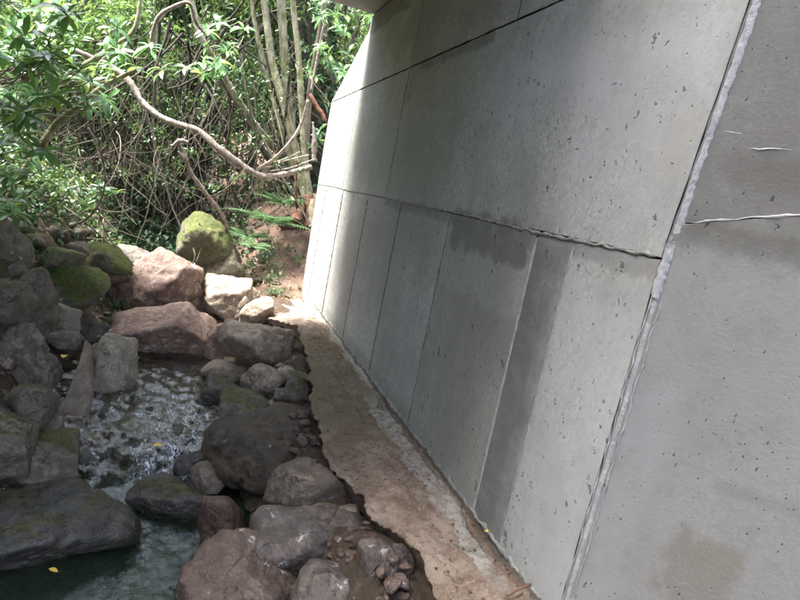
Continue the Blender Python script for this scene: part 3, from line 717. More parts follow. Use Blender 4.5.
# ------------------------------------------------------------------ branches, trunks, twigs
def tube(P, R, k=8, rough=0., seed=0):
    P = np.asarray(P, float); n = len(P); R = np.asarray(R, float)
    T = np.gradient(P, axis=0); T /= np.linalg.norm(T, axis=1)[:, None]+1e-9
    ref = np.array([.31, .17, .93]) if abs(T[0][2]) < .8 else np.array([.9, .3, .1])
    A = np.cross(T, ref); A /= np.linalg.norm(A, axis=1)[:, None]+1e-9; B = np.cross(T, A)
    th = np.arange(k)/k*2*math.pi
    ring = P[:, None]+R[:, None, None]*(np.cos(th)[None, :, None]*A[:, None]+np.sin(th)[None, :, None]*B[:, None])
    V = ring.reshape(-1, 3)
    if rough:
        c = np.repeat(P, k, 0); d = V-c; rr = np.linalg.norm(d, axis=1)[:, None]+1e-9
        V = c+d*(1+rough*fbm(V*np.array([9, 9, 5])+seed, 4))[:, None]
    i = np.arange(n-1)[:, None]; j = np.arange(k)[None]
    F = np.stack([i*k+j, i*k+(j+1) % k, (i+1)*k+(j+1) % k, (i+1)*k+j], -1).reshape(-1, 4)
    e = len(V); V = np.vstack([V, P[:1], P[-1:]])
    caps = np.array([[e, (a+1) % k, a, a] for a in range(k)]+[[e+1, (n-1)*k+a, (n-1)*k+(a+1) % k, (n-1)*k+(a+1) % k] for a in range(k)])
    return V, F, caps
def smooth_path(pts, m=10):
    P = np.asarray(pts, float)
    if len(P) < 3: return np.array([P[0]+(P[-1]-P[0])*t for t in np.linspace(0, 1, m+1)])
    out = []; X = np.vstack([2*P[0]-P[1], P, 2*P[-1]-P[-2]])
    for i in range(1, len(X)-2):
        for t in np.arange(m)/m:
            a, b, c, d = X[i-1], X[i], X[i+1], X[i+2]
            out.append(.5*((2*b)+(-a+c)*t+(2*a-5*b+4*c-d)*t*t+(-a+3*b-3*c+d)*t**3))
    out.append(P[-1]); return np.array(out)
def join(parts):
    VV = []; FF = []; o = 0
    for V, F in parts: VV.append(V); FF.append(F+o); o += len(V)
    return np.vstack(VV), np.vstack(FF)
def tubemesh(name, P, R, mat, parent=None, k=10, rough=.12, seed=0):
    V, F, caps = tube(P, R, k, rough, seed)
    faces = [tuple(f) for f in F]+[tuple(dict.fromkeys(c)) for c in caps]
    return mesh_np(name, V, faces, mat, parent, smooth=True)
def branch_px(name, label, cat, pts, r0, r1, mat, k=10, rough=.15, seed=0, parent=None, wob=.0):
    """pts: (px,py,Y)"""
    W = smooth_path([ptY(*p) for p in pts], 12)
    if wob: W = W+np.stack([fbm(W*2.5+seed+i*9, 3) for i in range(3)], 1)*wob
    o = tubemesh(name, W, np.linspace(r0, r1, len(W)), mat, parent, k, rough, seed)
    if label: tag(o, label, cat)
    return o

# main bare fallen bough with side twigs
BY = 8.6
bo = empty('bare_bough', 'thick bare greyish bough sagging across the vegetation from upper left to the tree trunks', 'branch')
W = smooth_path([ptY(*p) for p in [(60, 45, 8.2), (92, 58, 8.4), (112, 68, 8.5), (128, 80, 8.5), (143, 103, 8.5), (166, 120, 8.5), (198, 131, 8.6), (217, 147, 8.6), (240, 164, 8.7), (262, 176, 8.8), (285, 174, 9.0), (311, 167, 9.3)]], 10)
tubemesh('limb', W, np.interp(np.linspace(0, 1, len(W)), [0, .25, .5, .6, 1], [.034, .048, .042, .052, .040]), M['bark_grey'], bo, 12, .35, 2)
for i, pp in enumerate(([(258, 169, 8.8), (275, 158, 8.8), (292, 140, 8.7), (302, 122, 8.7), (308, 100, 8.6)], [(268, 168, 9.), (285, 161, 9), (309, 155, 9.1)], [(270, 171, 9.), (290, 168, 9), (312, 160, 9.1)], [(275, 179, 9.), (290, 184, 9)], [(270, 163, 9), (282, 160, 9.), (300, 152, 9.2)])):
    branch_px('side_branch', None, None, pp, .03 if i == 0 else .014, .02 if i == 0 else .010, M['bark_grey'], 8, .2, i, bo)
branch_px('broken_branch', 'thin bare branch with a broken knobbly head leaning down to the mossy boulder', 'branch',
          [(178, 143, 7.8), (186, 160, 7.8), (192, 175, 7.9), (208, 196, 8.2), (222, 215, 8.5), (231, 238, 8.8), (241, 262, 9.2)], .034, .022, M['bark_grey'], 10, .45, 5)
kn = branch_px('broken_branch', 'short splintered stub crossing the top of the broken knobbly branch', 'branch', [(172, 146, 7.8), (181, 141, 7.75), (188, 143, 7.8)], .03, .02, M['bark_grey'], 8, .9, 6)
branch_px('leaning_stem', 'long greenish leaning stem slanting down through the middle of the thicket', 'stem',
          [(188, -12, 9.2), (200, 34, 9.2), (216, 62, 9.3), (228, 84, 9.4), (248, 115, 9.6), (266, 138, 9.8), (282, 158, 10.2)], .05, .055, M['bark_moss'], 10, .25, 8)
branch_px('leaning_stem', 'darker leaning stem just below the long greenish one', 'stem',
          [(206, 40, 9.8), (222, 78, 9.9), (240, 112, 10.0), (262, 148, 10.2), (285, 190, 10.4)], .05, .05, M['bark_dark'], 10, .25, 9)
branch_px('leaning_stem', 'grey green stem rising from the left bank to the upper shrub leaves', 'stem',
          [(18, 182, 6.9), (40, 148, 6.8), (58, 122, 6.8), (80, 106, 6.8), (104, 86, 6.9), (140, 68, 7.1)], .05, .022, M['bark_moss'], 10, .2, 10)
branch_px('leaning_stem', 'mossy stem bending upward at the top between the shrub and the bough', 'stem',
          [(70, 74, 7.6), (100, 56, 7.6), (118, 44, 7.6), (135, 28, 7.6), (142, -10, 7.6)], .04, .022, M['bark_moss'], 10, .2, 11)
branch_px('leaning_stem', 'pale arching stem at the top left of the leaning trunks', 'stem',
          [(150, 48, 7.9), (158, 18, 7.8), (178, 5, 7.8), (190, 4, 7.8), (196, 22, 7.9), (205, 34, 8)], .028, .018, M['bark_grey'], 8, .2, 12)
branch_px('vine', 'long pale vine hanging in a loop at the left above the mossy rocks', 'vine',
          [(88, 128, 7), (98, 146, 7), (104, 166, 7), (104, 190, 7), (92, 214, 7), (72, 226, 7.1), (45, 234, 7.2)], .013, .011, M['twig'], 6, .1, 13)
branch_px('vine', 'pale vine slanting down to the right towards the pink boulder', 'vine',
          [(45, 195, 7.1), (80, 218, 7.1), (105, 240, 7.2), (134, 266, 7.3)], .013, .010, M['twig'], 6, .1, 14)
branch_px('vine', 'thin curved vine making a hairpin above the background rocks', 'vine',
          [(92, 208, 7.4), (108, 222, 7.4), (117, 236, 7.4), (108, 240, 7.4), (70, 236, 7.4), (34, 230, 7.4)], .011, .009, M['twig'], 6, .1, 15)
branch_px('fallen_stick', 'thin pale stick lying across from the mossy rock to the pink boulder', 'stick',
          [(60, 300, 6.6), (90, 312, 6.4), (119, 323, 6.2)], .009, .007, M['bark_grey'], 6, .1, 16)
branch_px('fallen_stick', 'short pale stick behind the pink boulder', 'stick', [(90, 274, 7.8), (110, 275, 7.8), (130, 283, 7.6)], .010, .007, M['bark_grey'], 6, .1, 17)
branch_px('hanging_root', 'left of the two thin roots draped over the tall mossy boulder', 'root', [(200, 222, 8.3), (192, 240, 8.3), (195, 256, 8.2), (190, 268, 8.2)], .010, .008, M['twig'], 6, .1, 18)
branch_px('hanging_root', 'right of the two thin roots draped over the tall mossy boulder', 'root', [(212, 230, 8.3), (203, 245, 8.3), (196, 262, 8.2)], .010, .008, M['twig'], 6, .1, 19)
branch_px('wooden_stake', 'dark thin wooden stake standing upright before the tree trunks', 'stake', [(296, 159, 9.6), (296, 190, 9.6), (298, 212, 9.65), (303, 226, 9.7)], .022, .026, M['bark_red'], 8, .25, 20)
branch_px('rotten_log', 'splintered reddish broken wood leaning by the wall top', 'log', [(309, 95, 9.7), (316, 105, 9.7), (326, 122, 9.7)], .04, .045, M['bark_red'], 9, .6, 21)
branch_px('rotten_log', 'low rotten reddish log on the soil slope beside the ferns', 'log', [(283, 220, 10.6), (293, 218, 10.4), (303, 220, 10.2)], .09, .07, M['bark_red'], 10, .5, 22)
branch_px('dead_stub', 'slender pale dead stub standing beside the wall end', 'stub', [(313, 122, 9.6), (314, 140, 9.6), (314, 162, 9.6)], .02, .04, M['bark_grey'], 8, .7, 23)
branch_px('fallen_stick', 'reddish splinter of wood lying on the ledge against the wall at the bottom', 'stick', [(506, 597, 2.30), (518, 590, 2.33), (531, 584, 2.36)], .004, .006, M['bark_red'], 6, .2, 24)
branch_px('reed_stem', 'pale thin pole standing nearly upright in the bright leaves at the top', 'stem', [(325, 20, 9.8), (318, 55, 9.8), (311, 92, 9.8)], .02, .022, M['bark_grey'], 8, .1, 25)

# ------------------------------------------------------------------ leaves
def leaf_simple(C, X, Nn, L, Wd, fold=.25):
    """batch of folded rhombic leaves: C base, X direction, Nn normal"""
    Yv = np.cross(Nn, X); Yv /= np.linalg.norm(Yv, axis=1)[:, None]+1e-9; Nn = np.cross(X, Yv)
    L = L[:, None]; Wd = Wd[:, None]
    v0 = C; v1 = C+X*L*.45+Yv*Wd/2+Nn*Wd*fold; v2 = C+X*L-Nn*L*.12; v3 = C+X*L*.45-Yv*Wd/2+Nn*Wd*fold
    V = np.stack([v0, v1, v2, v3], 1).reshape(-1, 3); b = np.arange(len(C))[:, None]*4
    F = np.vstack([np.hstack([b, b+3, b+2]), np.hstack([b, b+2, b+1])])
    return V, F
def rand_dirs(n, r, zb=0.):
    d = r.normal(size=(n, 3)); d[:, 2] += zb; return d/np.linalg.norm(d, axis=1)[:, None]
def cloud(name, C, mat, L=(.06, .14), ar=.38, seed=0, up=.8, droop=-.2, parent=None):
    r = np.random.default_rng(seed); n = len(C)
    X = rand_dirs(n, r, droop); Nn = rand_dirs(n, r, up*2); Ls = r.uniform(*L, n)
    V, F = leaf_simple(C, X, Nn, Ls, Ls*ar*r.uniform(.8, 1.2, n))
    return mesh_np(name, V, F, mat, parent, tint=np.repeat(r.uniform(0, .999, n), 4))
def clumps(centres, radii, n_each, r, squash=.7):
    out = []
    for c, R in zip(centres, radii):
        d = rand_dirs(n_each, r); rr = R*r.uniform(.35, 1, n_each)**.6
        out.append(np.array(c)+d*rr[:, None]*np.array([1, 1, squash]))
    return np.vstack(out)
# single large leaf meshes
def big_leaf(name, wd=.26, curve=.12, mat=None):
    xs = [0, .12, .35, .6, .82, 1]; ws = [.02, .5, .95, 1, .62, 0.02]
    V = []; F = []
    for x, w_ in zip(xs, ws):
        z = curve*math.sin(x*2.6)-.22*curve*x*4*x
        V += [(x, -w_*wd/2, z+.035*w_), (x, 0, z), (x, w_*wd/2, z+.035*w_)]
    for i in range(len(xs)-1):
        a = i*3; F += [(a, a+3, a+4, a+1), (a+1, a+4, a+5, a+2)]
    me = bpy.data.meshes.new(name); me.from_pydata(V, [], F); me.update(); me.materials.append(mat)
    me.polygons.foreach_set('use_smooth', np.ones(len(me.polygons), bool)); return me
LM = [big_leaf('leaf', .27, .10, M['leaf_big']), big_leaf('leaf', .33, .16, M['leaf_big']), big_leaf('leaf', .24, .05, M['leaf_big'])]
def basis(x, up):
    x = Vector(x).normalized(); y = Vector(up).cross(x).normalized(); z = x.cross(y)
    return Matrix(((x[0], y[0], z[0]), (x[1], y[1], z[1]), (x[2], y[2], z[2])))
def rosette(parent, c, r, n, L, axis, count, acc=None):
    ax = Vector(axis).normalized(); t = ax.orthogonal().normalized(); b = ax.cross(t); ph = r.uniform(0, 6.28)
    for i in range(n):
        a = ph+i*2.4+r.normal()*.2; tilt = r.uniform(-.25, .55)
        d = (t*math.cos(a)+b*math.sin(a))*math.cos(tilt)+ax*math.sin(tilt); d.z -= .25
        l = L*r.uniform(.65, 1.1)
        m3 = basis(d, ax+Vector((0, 0, .4))).to_4x4()
        mw = Matrix.Translation(Vector(c)+ax*r.uniform(-.03, .03)) @ m3 @ Matrix.Scale(l, 4)
        if count[0] < 300:
            me = LM[r.integers(3)]
            o = bpy.data.objects.new('leaf', me); col.objects.link(o); o.parent = parent; o.matrix_local = mw; count[0] += 1
        elif acc is not None: acc.append(mw)
def leaf_acc(acc, parent):
    if not acc: return
    base = np.array([v.co for v in LM[0].vertices]); F = np.array([list(p.vertices) for p in LM[0].polygons])
    VV = []; FF = []; T = []
    r = np.random.default_rng(9)
    for i, mw in enumerate(acc):
        A = np.array(mw); VV.append(base@A[:3, :3].T+A[:3, 3]); FF.append(F+i*len(base)); T += [r.uniform()]*len(base)
    o = mesh_np('foliage', np.vstack(VV), np.vstack(FF), M['leaf_big'], parent, smooth=True, tint=T); o['kind'] = 'stuff'
def rosette_plant(name, label, regions, seed, stems_mat, origin, L=.17, nl=8, cat='shrub', side_px=None):
    """regions: (x0,y0,x1,y1,Y0,Y1,count)"""
    r = np.random.default_rng(seed); root = empty(name, label, cat); cnt = [0]; acc = []; cen = []
    for (x0, y0, x1, y1, Ya, Yb, k) in regions:
        for i in range(k):
            c = ptY(r.uniform(x0, x1), r.uniform(y0, y1), r.uniform(Ya, Yb)); cen.append(c)
            ax = np.array([r.normal()*.5, -.55+r.normal()*.3, .7]); rosette(root, c, r, int(r.integers(nl-3, nl+2)), L, ax, cnt, acc)
    leaf_acc(acc, root)
    parts = []
    for c in cen:
        o = origin+np.array([r.normal()*.15, r.normal()*.15, 0])
        # short twig behind each rosette heading to the parent bush
        d = (o-c); d = d/np.linalg.norm(d); ln = r.uniform(.2, .5)
        mid = c+d*ln*.5+np.array([r.normal()*.04, r.normal()*.04, -.05])
        W = smooth_path([c, mid, c+d*ln], 4); tubemesh('stem', W, np.linspace(.004, .008, len(W)), stems_mat, root, 5, 0)
    return root
rosette_plant('broadleaf_shrub', 'broad leaved glossy green shrub filling the upper left corner', [
    (-20, 0, 70, 60, 5.6, 7, 34), (0, 50, 60, 110, 5.4, 6.8, 28), (-20, 90, 45, 150, 5.2, 6.5, 20), (60, 20, 130, 75, 6.2, 7.6, 12), (70, 80, 110, 120, 6.4, 7, 6),
    (100, 45, 165, 75, 6.8, 7.6, 5), (-10, 130, 35, 215, 5.2, 6.2, 12), (0, 235, 20, 250, 6, 6.3, 1)], 31, M['bark'], np.array([-5.4, 6.2, 1.6]), .235)
rosette_plant('broadleaf_shrub', 'small leafy spray hanging alone among the vines left of the middle', [(78, 172, 122, 205, 6.8, 7.2, 7), (175, 215, 178, 218, 7, 7.1, 0)], 33, M['bark'], np.array([-4.4, 7.6, 1.6]), .16)
rosette_plant('broadleaf_shrub', 'pale bright leafy spray in front of the grey trunks at the top', [(205, -10, 262, 75, 8.3, 9.2, 13), (180, 60, 205, 110, 8.4, 9, 3)], 34, M['bark_moss'], np.array([-2.9, 10, 4.5]), .2)
rosette_plant('broadleaf_shrub', 'overexposed leafy shrub right behind the far end of the wall', [(318, -5, 392, 60, 8.9, 10.2, 26), (305, 60, 345, 105, 9.2, 10.4, 12), (300, 100, 330, 150, 9.8, 10.4, 5)], 35, M['bark'], np.array([-1.2, 10.5, 2.5]), .19)

# ------------------------------------------------------------------ trees
def tree_px(name, label, trunks, mat, crown=None, cmat=None, seed=0, leaf=(.07, .15), group=None):
    root = empty(name, label, 'tree', group=group); r = np.random.default_rng(seed)
    for i, (pts, r0, r1) in enumerate(trunks):
        W = smooth_path([ptY(*p) for p in pts], 12)
        tubemesh('trunk', W, np.linspace(r0, r1, len(W))*.85, mat, root, 12, .16, seed+i)
    if crown is not None:
        o = cloud('crown', crown, cmat, leaf, seed=seed, parent=root); o['kind'] = 'stuff'
    return root
tree_px('multi_stem_tree', 'clump of pale mossy tree trunks rising beside the far end of the wall', [
    ([(310, 226, 10.0), (298, 160, 10.0), (285, 110, 10.0), (272, 60, 10.0), (262, -10, 10.0), (240, -120, 10)], .085, .06),
    ([(305, 224, 10.2), (296, 170, 10.2), (289, 110, 10.2), (285, 60, 10.2), (280, -10, 10.2), (272, -130, 10)], .10, .075),
    ([(314, 222, 9.9), (306, 170, 9.9), (302, 110, 9.9), (298, 50, 9.9), (292, -10, 9.9), (290, -120, 10)], .07, .05),
    ([(303, 200, 10.4), (284, 140, 10.4), (268, 80, 10.4), (256, 30, 10.4), (248, -30, 10.4)], .055, .04)], M['bark_moss'],
    clumps([ptY(x, y, Y) for x, y, Y in [(230, -60, 10), (290, -70, 10.5), (180, -70, 10.), (340, -60, 11)]], [1.1, 1.1, 1, 1], 700, np.random.default_rng(3)), M['leaf_mid'], 41)
tree_px('slender_tree', 'thin pale trunk leaning between the mossy clump and the bright shrub', [
    ([(330, -40, 10.6), (322, 20, 10.6), (315, 60, 10.6), (309, 100, 10.6), (306, 150, 10.5), (304, 200, 10.4)], .05, .07)], M['bark'], None, None, 42)
# splayed stump at the clump foot
root = empty('tree_stump', 'gnarled root stump at the foot of the trunk clump on the soil slope', 'stump')
for i, pp in enumerate(([(300, 196, 9.7), (303, 212, 9.7), (308, 228, 9.6)], [(308, 195, 9.7), (309, 212, 9.65), (305, 228, 9.6)], [(312, 200, 9.7), (312, 215, 9.6), (314, 228, 9.5)], [(304, 204, 9.65), (299, 214, 9.5), (296, 222, 9.4)])):
    branch_px('root', None, None, pp, .05, .09, M['bark_red'] if i % 2 else M['bark'], 8, .6, 50+i, root)
# dark ivy-clad trunk behind
ivy = empty('ivy_clad_tree', 'tree trunk smothered in dark green ivy behind the pale trunks', 'tree')
W = smooth_path([ptY(*p) for p in [(318, 200, 12.2), (312, 120, 12.2), (306, 50, 12.2), (300, -60, 12.2)]], 12); tubemesh('trunk', W, np.full(len(W), .28), M['bark_dark'], ivy, 12, .2, 60)
r = np.random.default_rng(61); n = 2600; t = r.uniform(0, len(W)-1, n); pc = np.array([W[int(a)] for a in t]); an = r.uniform(0, 6.28, n)
off = np.stack([np.cos(an), np.sin(an), r.normal(size=n)*.3], 1)*r.uniform(.30, .75, n)[:, None]
o = cloud('ivy', pc+off*np.array([1.3, .7, 1]), M['leaf_dark'], (.09, .15), .8, 61, .3, -.6, ivy); o['kind'] = 'stuff'

# background trees, each its own crown and trunk
r = np.random.default_rng(70)
specs = [(20, 60, 10.5, 2.2, 'dark trunked tree behind the glossy shrub at the far left'), (95, 30, 12.5, 2.2, 'bushy tree behind the vines at upper left'), (160, 20, 14.5, 2.6, 'dense tree behind the bare bough at top'),
         (215, 40, 13, 2.0, 'shaded tree behind the leaning stems'), (265, 60, 15.5, 2.4, 'tree in the gap between leaning stems and pale trunks'), (335, 30, 14, 2.3, 'light green tree behind the overexposed shrub'),
         (395, 60, 17, 2.4, 'tree hidden mostly behind the abutment wall'), (130, 110, 18, 3.0, 'far tree on the slope behind the tangle of vines'), (50, 110, 15, 2.6, 'far tree on the left slope')]
for i, (px, py, Y, R, lab) in enumerate(specs):
    c = ptY(px, py, Y); s, q = W2S(c); gz = float(ground(s, q)); rr = np.random.default_rng(100+i)
    root = empty('background_tree', lab, 'tree', (c[0], c[1], gz)); cl = []; rad_ = []
    for k in range(15):
        d = rand_dirs(1, rr)[0]*rr.uniform(.3, 1)*R; cl.append(c+d*np.array([1, .8, .9])+np.array([0, 0, .5])); rad_.append(rr.uniform(.45, .85)*R/2.2)
    C = clumps(cl, rad_, 330, rr)-np.array([c[0], c[1], gz])
    o = cloud('crown', C, M['leaf_crown'], (.09, .19), .36, 200+i, .6, -.4, root); o['kind'] = 'stuff'
    h = c[2]+R*.5-gz
    for b in range(3):
        a = rr.uniform(0, 6.28); W = smooth_path([(0, 0, -.2), (math.cos(a)*.15+.05, math.sin(a)*.15, h*.35), (math.cos(a)*.6, math.sin(a)*.6, h*.75), (math.cos(a)*1.0, math.sin(a)*.9, h*1.1)], 8)
        tubemesh('trunk', W, np.linspace(.10, .035, len(W)), M['bark_dark'] if i % 2 else M['bark'], root, 8, .3, i*5+b)

# ------------------------------------------------------------------ tangle of twigs, undergrowth
def twig_mass(name, label, n, x0, x1, y0, y1, Ya, Yb, seed, mat, ln=(.5, 1.8), rad_=(.003, .008), vert=1.):
    r = np.random.default_rng(seed); parts = []
    for i in range(n):
        p = ptY(r.uniform(x0, x1), r.uniform(y0, y1), r.uniform(Ya, Yb)); l = r.uniform(*ln); k = 12
        d = np.array([r.normal()*.5, r.normal()*.3, -vert*r.uniform(.2, 1.2)]); d /= np.linalg.norm(d)
        bend = np.array([r.normal(), r.normal()*.5, r.normal()*.6])*r.uniform(.015, .09)
        pts = [p]
        for j in range(k):
            d = d+bend+r.normal(size=3)*.09; d /= np.linalg.norm(d); pts.append(pts[-1]+d*l/k)
        R = r.uniform(*rad_); V, F, cp = tube(pts, np.linspace(R, R*.5, k+1), 4); parts.append((V, F))
    V, F = join(parts); o = mesh_np(name, V, F, mat, smooth=True); tag(o, label, kind='stuff'); return o
twig_mass('twig_tangle', 'tangle of thin hanging twigs and vines in the middle distance', 210, 30, 300, 40, 190, 7.8, 10.5, 81, M['twig'], (.6, 2.0), (.002, .0055), 2.4)
twig_mass('twig_tangle', 'darker hanging twigs deep in the thicket', 560, 0, 310, -10, 200, 10.5, 14, 82, M['bark_dark'], (.6, 2.4), (.003, .010), 1.8)
twig_mass('twig_tangle', 'loose curling twigs over the left bank', 80, -10, 130, 130, 225, 6.6, 8.2, 83, M['twig'], (.5, 1.4), (.003, .008), .4)
def sq_cloud(name, label, n, s0, s1, q0, q1, mat, L, seed, ar=.45, nclump=60, rad_=.2, lift=.2):
    r = np.random.default_rng(seed); cs = []
    for i in range(nclump):
        a, b = r.uniform(s0, s1), r.uniform(q0, q1); cs.append(S2W(a, b, float(groundn([a], [b])[0])+r.uniform(0, lift)))
    o = cloud(name, clumps(cs, r.uniform(.5, 1.1, nclump)*rad_, n//nclump, r), mat, L, ar, seed, .8, -.2); tag(o, label, kind='stuff'); return o
sq_cloud('undergrowth', 'leafy plants covering the left bank slope', 9000, 3.6, 10, 3.2, 8, M['leaf_mid'], (.05, .11), 110, .45, 220, .28, .3)
sq_cloud('undergrowth', 'dark ivy creeping over the left bank slope', 6000, 3.4, 10, 2.9, 7, M['leaf_dark'], (.05, .10), 111, .6, 200, .25, .08)
# larger stems in the thicket
r = np.random.default_rng(84)
twig_mass('thicket_stems', 'mid sized dark stems standing in the thicket', 110, 40, 310, -20, 120, 9.5, 13, 85, M['bark_dark'], (1.2, 3.2), (.012, .035), 1.2)
# undergrowth leaf masses: (label, centres region)
def px_cloud(name, label, n, x0, x1, y0, y1, Ya, Yb, mat, L, seed, ar=.45, ground_snap=False, nclump=60, rad_=.35):
    r = np.random.default_rng(seed)
    cs = []
    for i in range(nclump):
        c = ptY(r.uniform(x0, x1), r.uniform(y0, y1), r.uniform(Ya, Yb))
        if ground_snap: s, q = W2S(c); c[2] = float(ground(s, q))+r.uniform(0, .35)
        cs.append(c)
    C = clumps(cs, r.uniform(.5, 1.1, nclump)*rad_, n//nclump, r)
    o = cloud(name, C, mat, L, ar, seed, .8, -.2); tag(o, label, kind='stuff'); return o
px_cloud('undergrowth', 'dark leafy ground cover behind the mossy boulder', 5200, 120, 248, 180, 250, 9.5, 13, M['leaf_dark'], (.06, .12), 91, .6, True, 130, .3)
px_cloud('undergrowth', 'dark leafy thicket filling the slope behind the twigs', 16000, -20, 330, 60, 215, 12, 17, M['leaf_dark'], (.08, .17), 92, .45, False, 260, .7)
px_cloud('undergrowth', 'leaf mass hanging in the thicket above the bough', 6000, 40, 320, -30, 120, 10.5, 13.5, M['leaf_mid'], (.08, .15), 93, .4, False, 90, .4)
px_cloud('undergrowth', 'fine leaves among the hanging twigs', 2600, 60, 300, 60, 200, 8.5, 11, M['leaf_mid'], (.05, .10), 94, .4, False, 150, .22)
px_cloud('undergrowth', 'low green plants on the left bank between the rocks', 4200, -20, 150, 205, 262, 6.6, 11, M['leaf_mid'], (.05, .10), 95, .5, True, 130, .22)
# far wooded slope
r = np.random.default_rng(96); n = 26000; s = r.uniform(13, 40, n); q = r.uniform(-12, 26, n); z = ground(s, q)+r.uniform(.1, 1, n)**.7*(3.4+2.0*np.sin(s*.9)*np.sin(q*.7))
C = np.stack([P0[0]+D[0]*s+Q[0]*q, P0[1]+D[1]*s+Q[1]*q, z], 1)
o = cloud('wooded_slope', C, M['leaf_mid'], (.25, .55), .5, 97, .8, -.2); tag(o, 'wooded slope closing the view far behind', kind='stuff')
# canopy added over the stream beyond the bridge to keep the thicket dark
r = np.random.default_rng(98)
for i, (s_c, q_c, zc, R) in enumerate([(11.0, 2.2, 5.6, 1.3), (11.5, 5.6, 5.8, 1.5)]):
    b = S2W(s_c, q_c, 0); gz = float(ground(s_c, q_c)); rr = np.random.default_rng(300+i)
    root = empty('canopy_tree', ['tall tree right over the stream channel behind the leaning stems', 'tall tree standing left of the stream behind the hanging twigs'][i], 'tree', (b[0], b[1], gz), group='canopy trees over the stream')
    cl = [rand_dirs(1, rr)[0]*rr.uniform(.3, 1)*R*np.array([1, 1, .45])+np.array([0, 0, zc-gz]) for k in range(16)]
    o = cloud('crown', clumps(cl, rr.uniform(.5, .9, 16), 240, rr), M['leaf_mid'], (.10, .2), .4, 310+i, .6, -.4, root); o['kind'] = 'stuff'
    W = smooth_path([(0, 0, -.2), (.2, .1, (zc-gz)*.4), (.1, .3, (zc-gz)*.8), (0, 0, zc-gz+.5)], 8); tubemesh('trunk', W, np.linspace(.12, .05, len(W)), M['bark_dark'], root, 9, .3, i)

# unseen trees added left of and behind the camera to shade the near side
for i, (s_c, q_c, zc, R, lab) in enumerate([(-.9, 4.9, 12.2, 2.1, 'tall leafy tree on the left bank beside the near edge of the bridge'), (-3.4, 4.9, 12.0, 2.3, 'tall leafy tree on the left bank behind the viewer')]):
    b = S2W(s_c, q_c, 0); gz = float(ground(s_c, q_c)); rr = np.random.default_rng(400+i)
    root = empty('bank_tree', lab, 'tree', (b[0], b[1], gz))
    cl = [rand_dirs(1, rr)[0]*rr.uniform(.3, 1)*R*np.array([1, 1, .6])+np.array([0, 0, zc-gz]) for k in range(26)]
    o = cloud('crown', clumps(cl, rr.uniform(.6, 1.0, 26), 330, rr), M['leaf_mid'], (.16, .3), .45, 410+i, .6, -.4, root); o['kind'] = 'stuff'
    W = smooth_path([(0, 0, -.2), (.2, .1, (zc-gz)*.4), (.1, .3, (zc-gz)*.8), (0, 0, zc-gz+.5)], 8); tubemesh('trunk', W, np.linspace(.2, .06, len(W)), M['bark_dark'], root, 9, .3, i)

# ------------------------------------------------------------------ ferns
def fern(label, px, py, Y, n, L, seed):
    r = np.random.default_rng(seed); c = ptY(px, py, Y); root = empty('fern', label, 'fern', tuple(c))
    for i in range(n):
        a = i/n*6.28+r.normal()*.25; l = L*r.uniform(.7, 1.1); el = r.uniform(.5, 1.1)
        ts = np.linspace(0, 1, 22); dirh = np.array([math.cos(a), math.sin(a), 0]); side = np.array([-math.sin(a), math.cos(a), 0])
        rach = np.array([dirh*l*t*math.cos(el)+dirh*l*.35*t*t+np.array([0, 0, l*(t*math.sin(el)-.62*t*t)]) for t in ts])
        V, F, cp = tube(rach, np.linspace(.004, .0015, len(rach)), 3); parts = [(V, np.vstack([F[:, [0, 1, 2]], F[:, [0, 2, 3]]]))]
        Cc = []; X = []; Ls = []
        for j in range(3, 22):
            w_ = l*.24*math.sin(min(1, (j/21)*1.15+.12)*math.pi)**.7 if j < 21 else .01
            tg = rach[j]-rach[j-1]; tg /= np.linalg.norm(tg)
            for sg in (-1, 1):
                d = side*sg+tg*.45+np.array([0, 0, -.12]); Cc.append(rach[j]); X.append(d/np.linalg.norm(d)); Ls.append(max(w_, .012))
        Cc = np.array(Cc); X = np.array(X); Ls = np.array(Ls)
        V, F = leaf_simple(Cc, X, np.tile([0, 0, 1.], (len(Cc), 1)), Ls, np.full(len(Ls), l*.05), .1); parts.append((V, F))
        V, F = join(parts); mesh_np('frond', V, F, M['fern'], root, tint=np.full(len(V), r.uniform(0, .8)))
fern('lush fern with long arching fronds on the soil slope before the trunks', 268, 226, 9.2, 13, .8, 1)
fern('fern behind the lush one, nearer the trunk clump', 286, 208, 9.8, 10, .7, 2)
fern('small pale fern right beside the mossy stick-crossed boulder', 247, 240, 8.9, 10, .55, 3)
fern('low fern spilling over the soil edge above the pale blocky boulder', 256, 250, 8.3, 8, .36, 4)
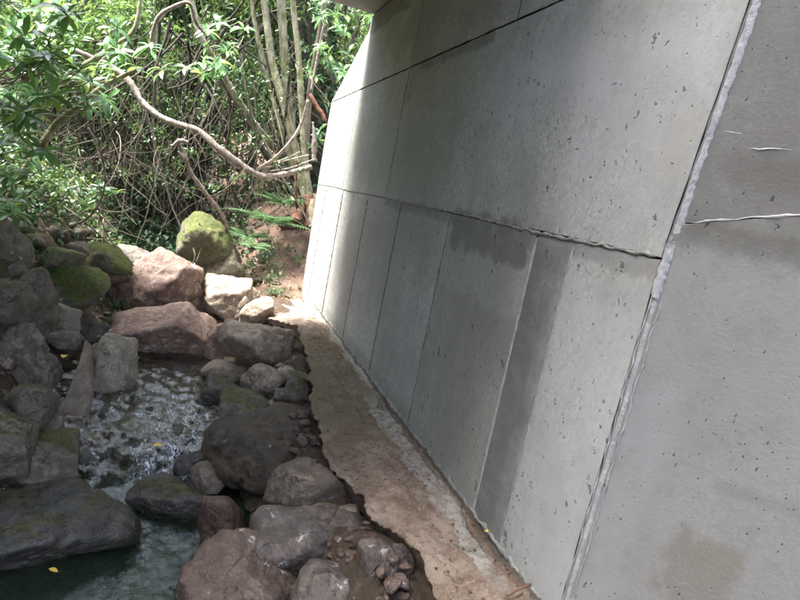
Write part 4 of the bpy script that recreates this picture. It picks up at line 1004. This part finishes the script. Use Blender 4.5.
fern('small fern on the left bank beside the mossy boulder', 34, 258, 6.9, 8, .34, 5)
px_cloud('weeds', 'small weeds on the soil slope', 500, 235, 300, 225, 262, 8, 9.6, M['fern'], (.04, .09), 99, .4, True, 26, .12)

# ------------------------------------------------------------------ fallen leaves
def leaf_at(label, p, L, mat, seed):
    r = np.random.default_rng(seed); me = big_leaf('fallen_leaf', .5, .12, mat); o = bpy.data.objects.new('fallen_leaf', me); col.objects.link(o)
    o.location = p; o.scale = (L,)*3; o.rotation_euler = (r.normal()*.2, r.normal()*.2, r.uniform(0, 6.28)); tag(o, label, 'leaf')
leaf_at('yellow leaf floating in the rapids', ptZ(153, 446, .02), .09, M['yellow_leaf'], 1)
leaf_at('yellow leaf on the dirt left of the plank', ptZ(65, 355, .3), .10, M['yellow_leaf'], 2)
leaf_at('tiny yellow leaf at the foot of the wall on the ledge', ptZ(484, 531, .53), .045, M['yellow_leaf'], 3)
leaf_at('yellow leaf by the plank foot on the left bank', ptZ(19, 426, .22), .07, M['yellow_leaf'], 4)
leaf_at('dull yellow leaf on the black boulder front at lower left', ptZ(58, 572, -.1), .05, M['yellow_leaf'], 5)
leaf_at('bright green leaf on the salmon boulder left end', ptZ(139, 358, .1), .12, M['green_litter'], 6)
leaf_at('green leaf caught on the wet ledge rock', ptZ(107, 336, .2), .12, M['green_litter'], 7)
def litter(name, label, n, s0, s1, q0, q1, seed, L, mat):
    r = np.random.default_rng(seed); p = gz_pts(n, s0, s1, q0, q1, r, .02); X = rand_dirs(n, r); X[:, 2] *= .2; X /= np.linalg.norm(X, axis=1)[:, None]
    Ls = r.uniform(*L, n); V, F = leaf_simple(p, X, rand_dirs(n, r, 3), Ls, Ls*.45); o = mesh_np(name, V, F, mat); tag(o, label, kind='stuff')
litter('leaf_litter', 'dry leaf litter on the soil slope', 2600, 5, 12, -2.5, 1.4, 5, (.03, .08), M['dead_leaf'])
litter('leaf_litter', 'dry leaves and bits on the left bank', 900, 2, 9, 2.5, 5, 6, (.03, .07), M['dead_leaf'])
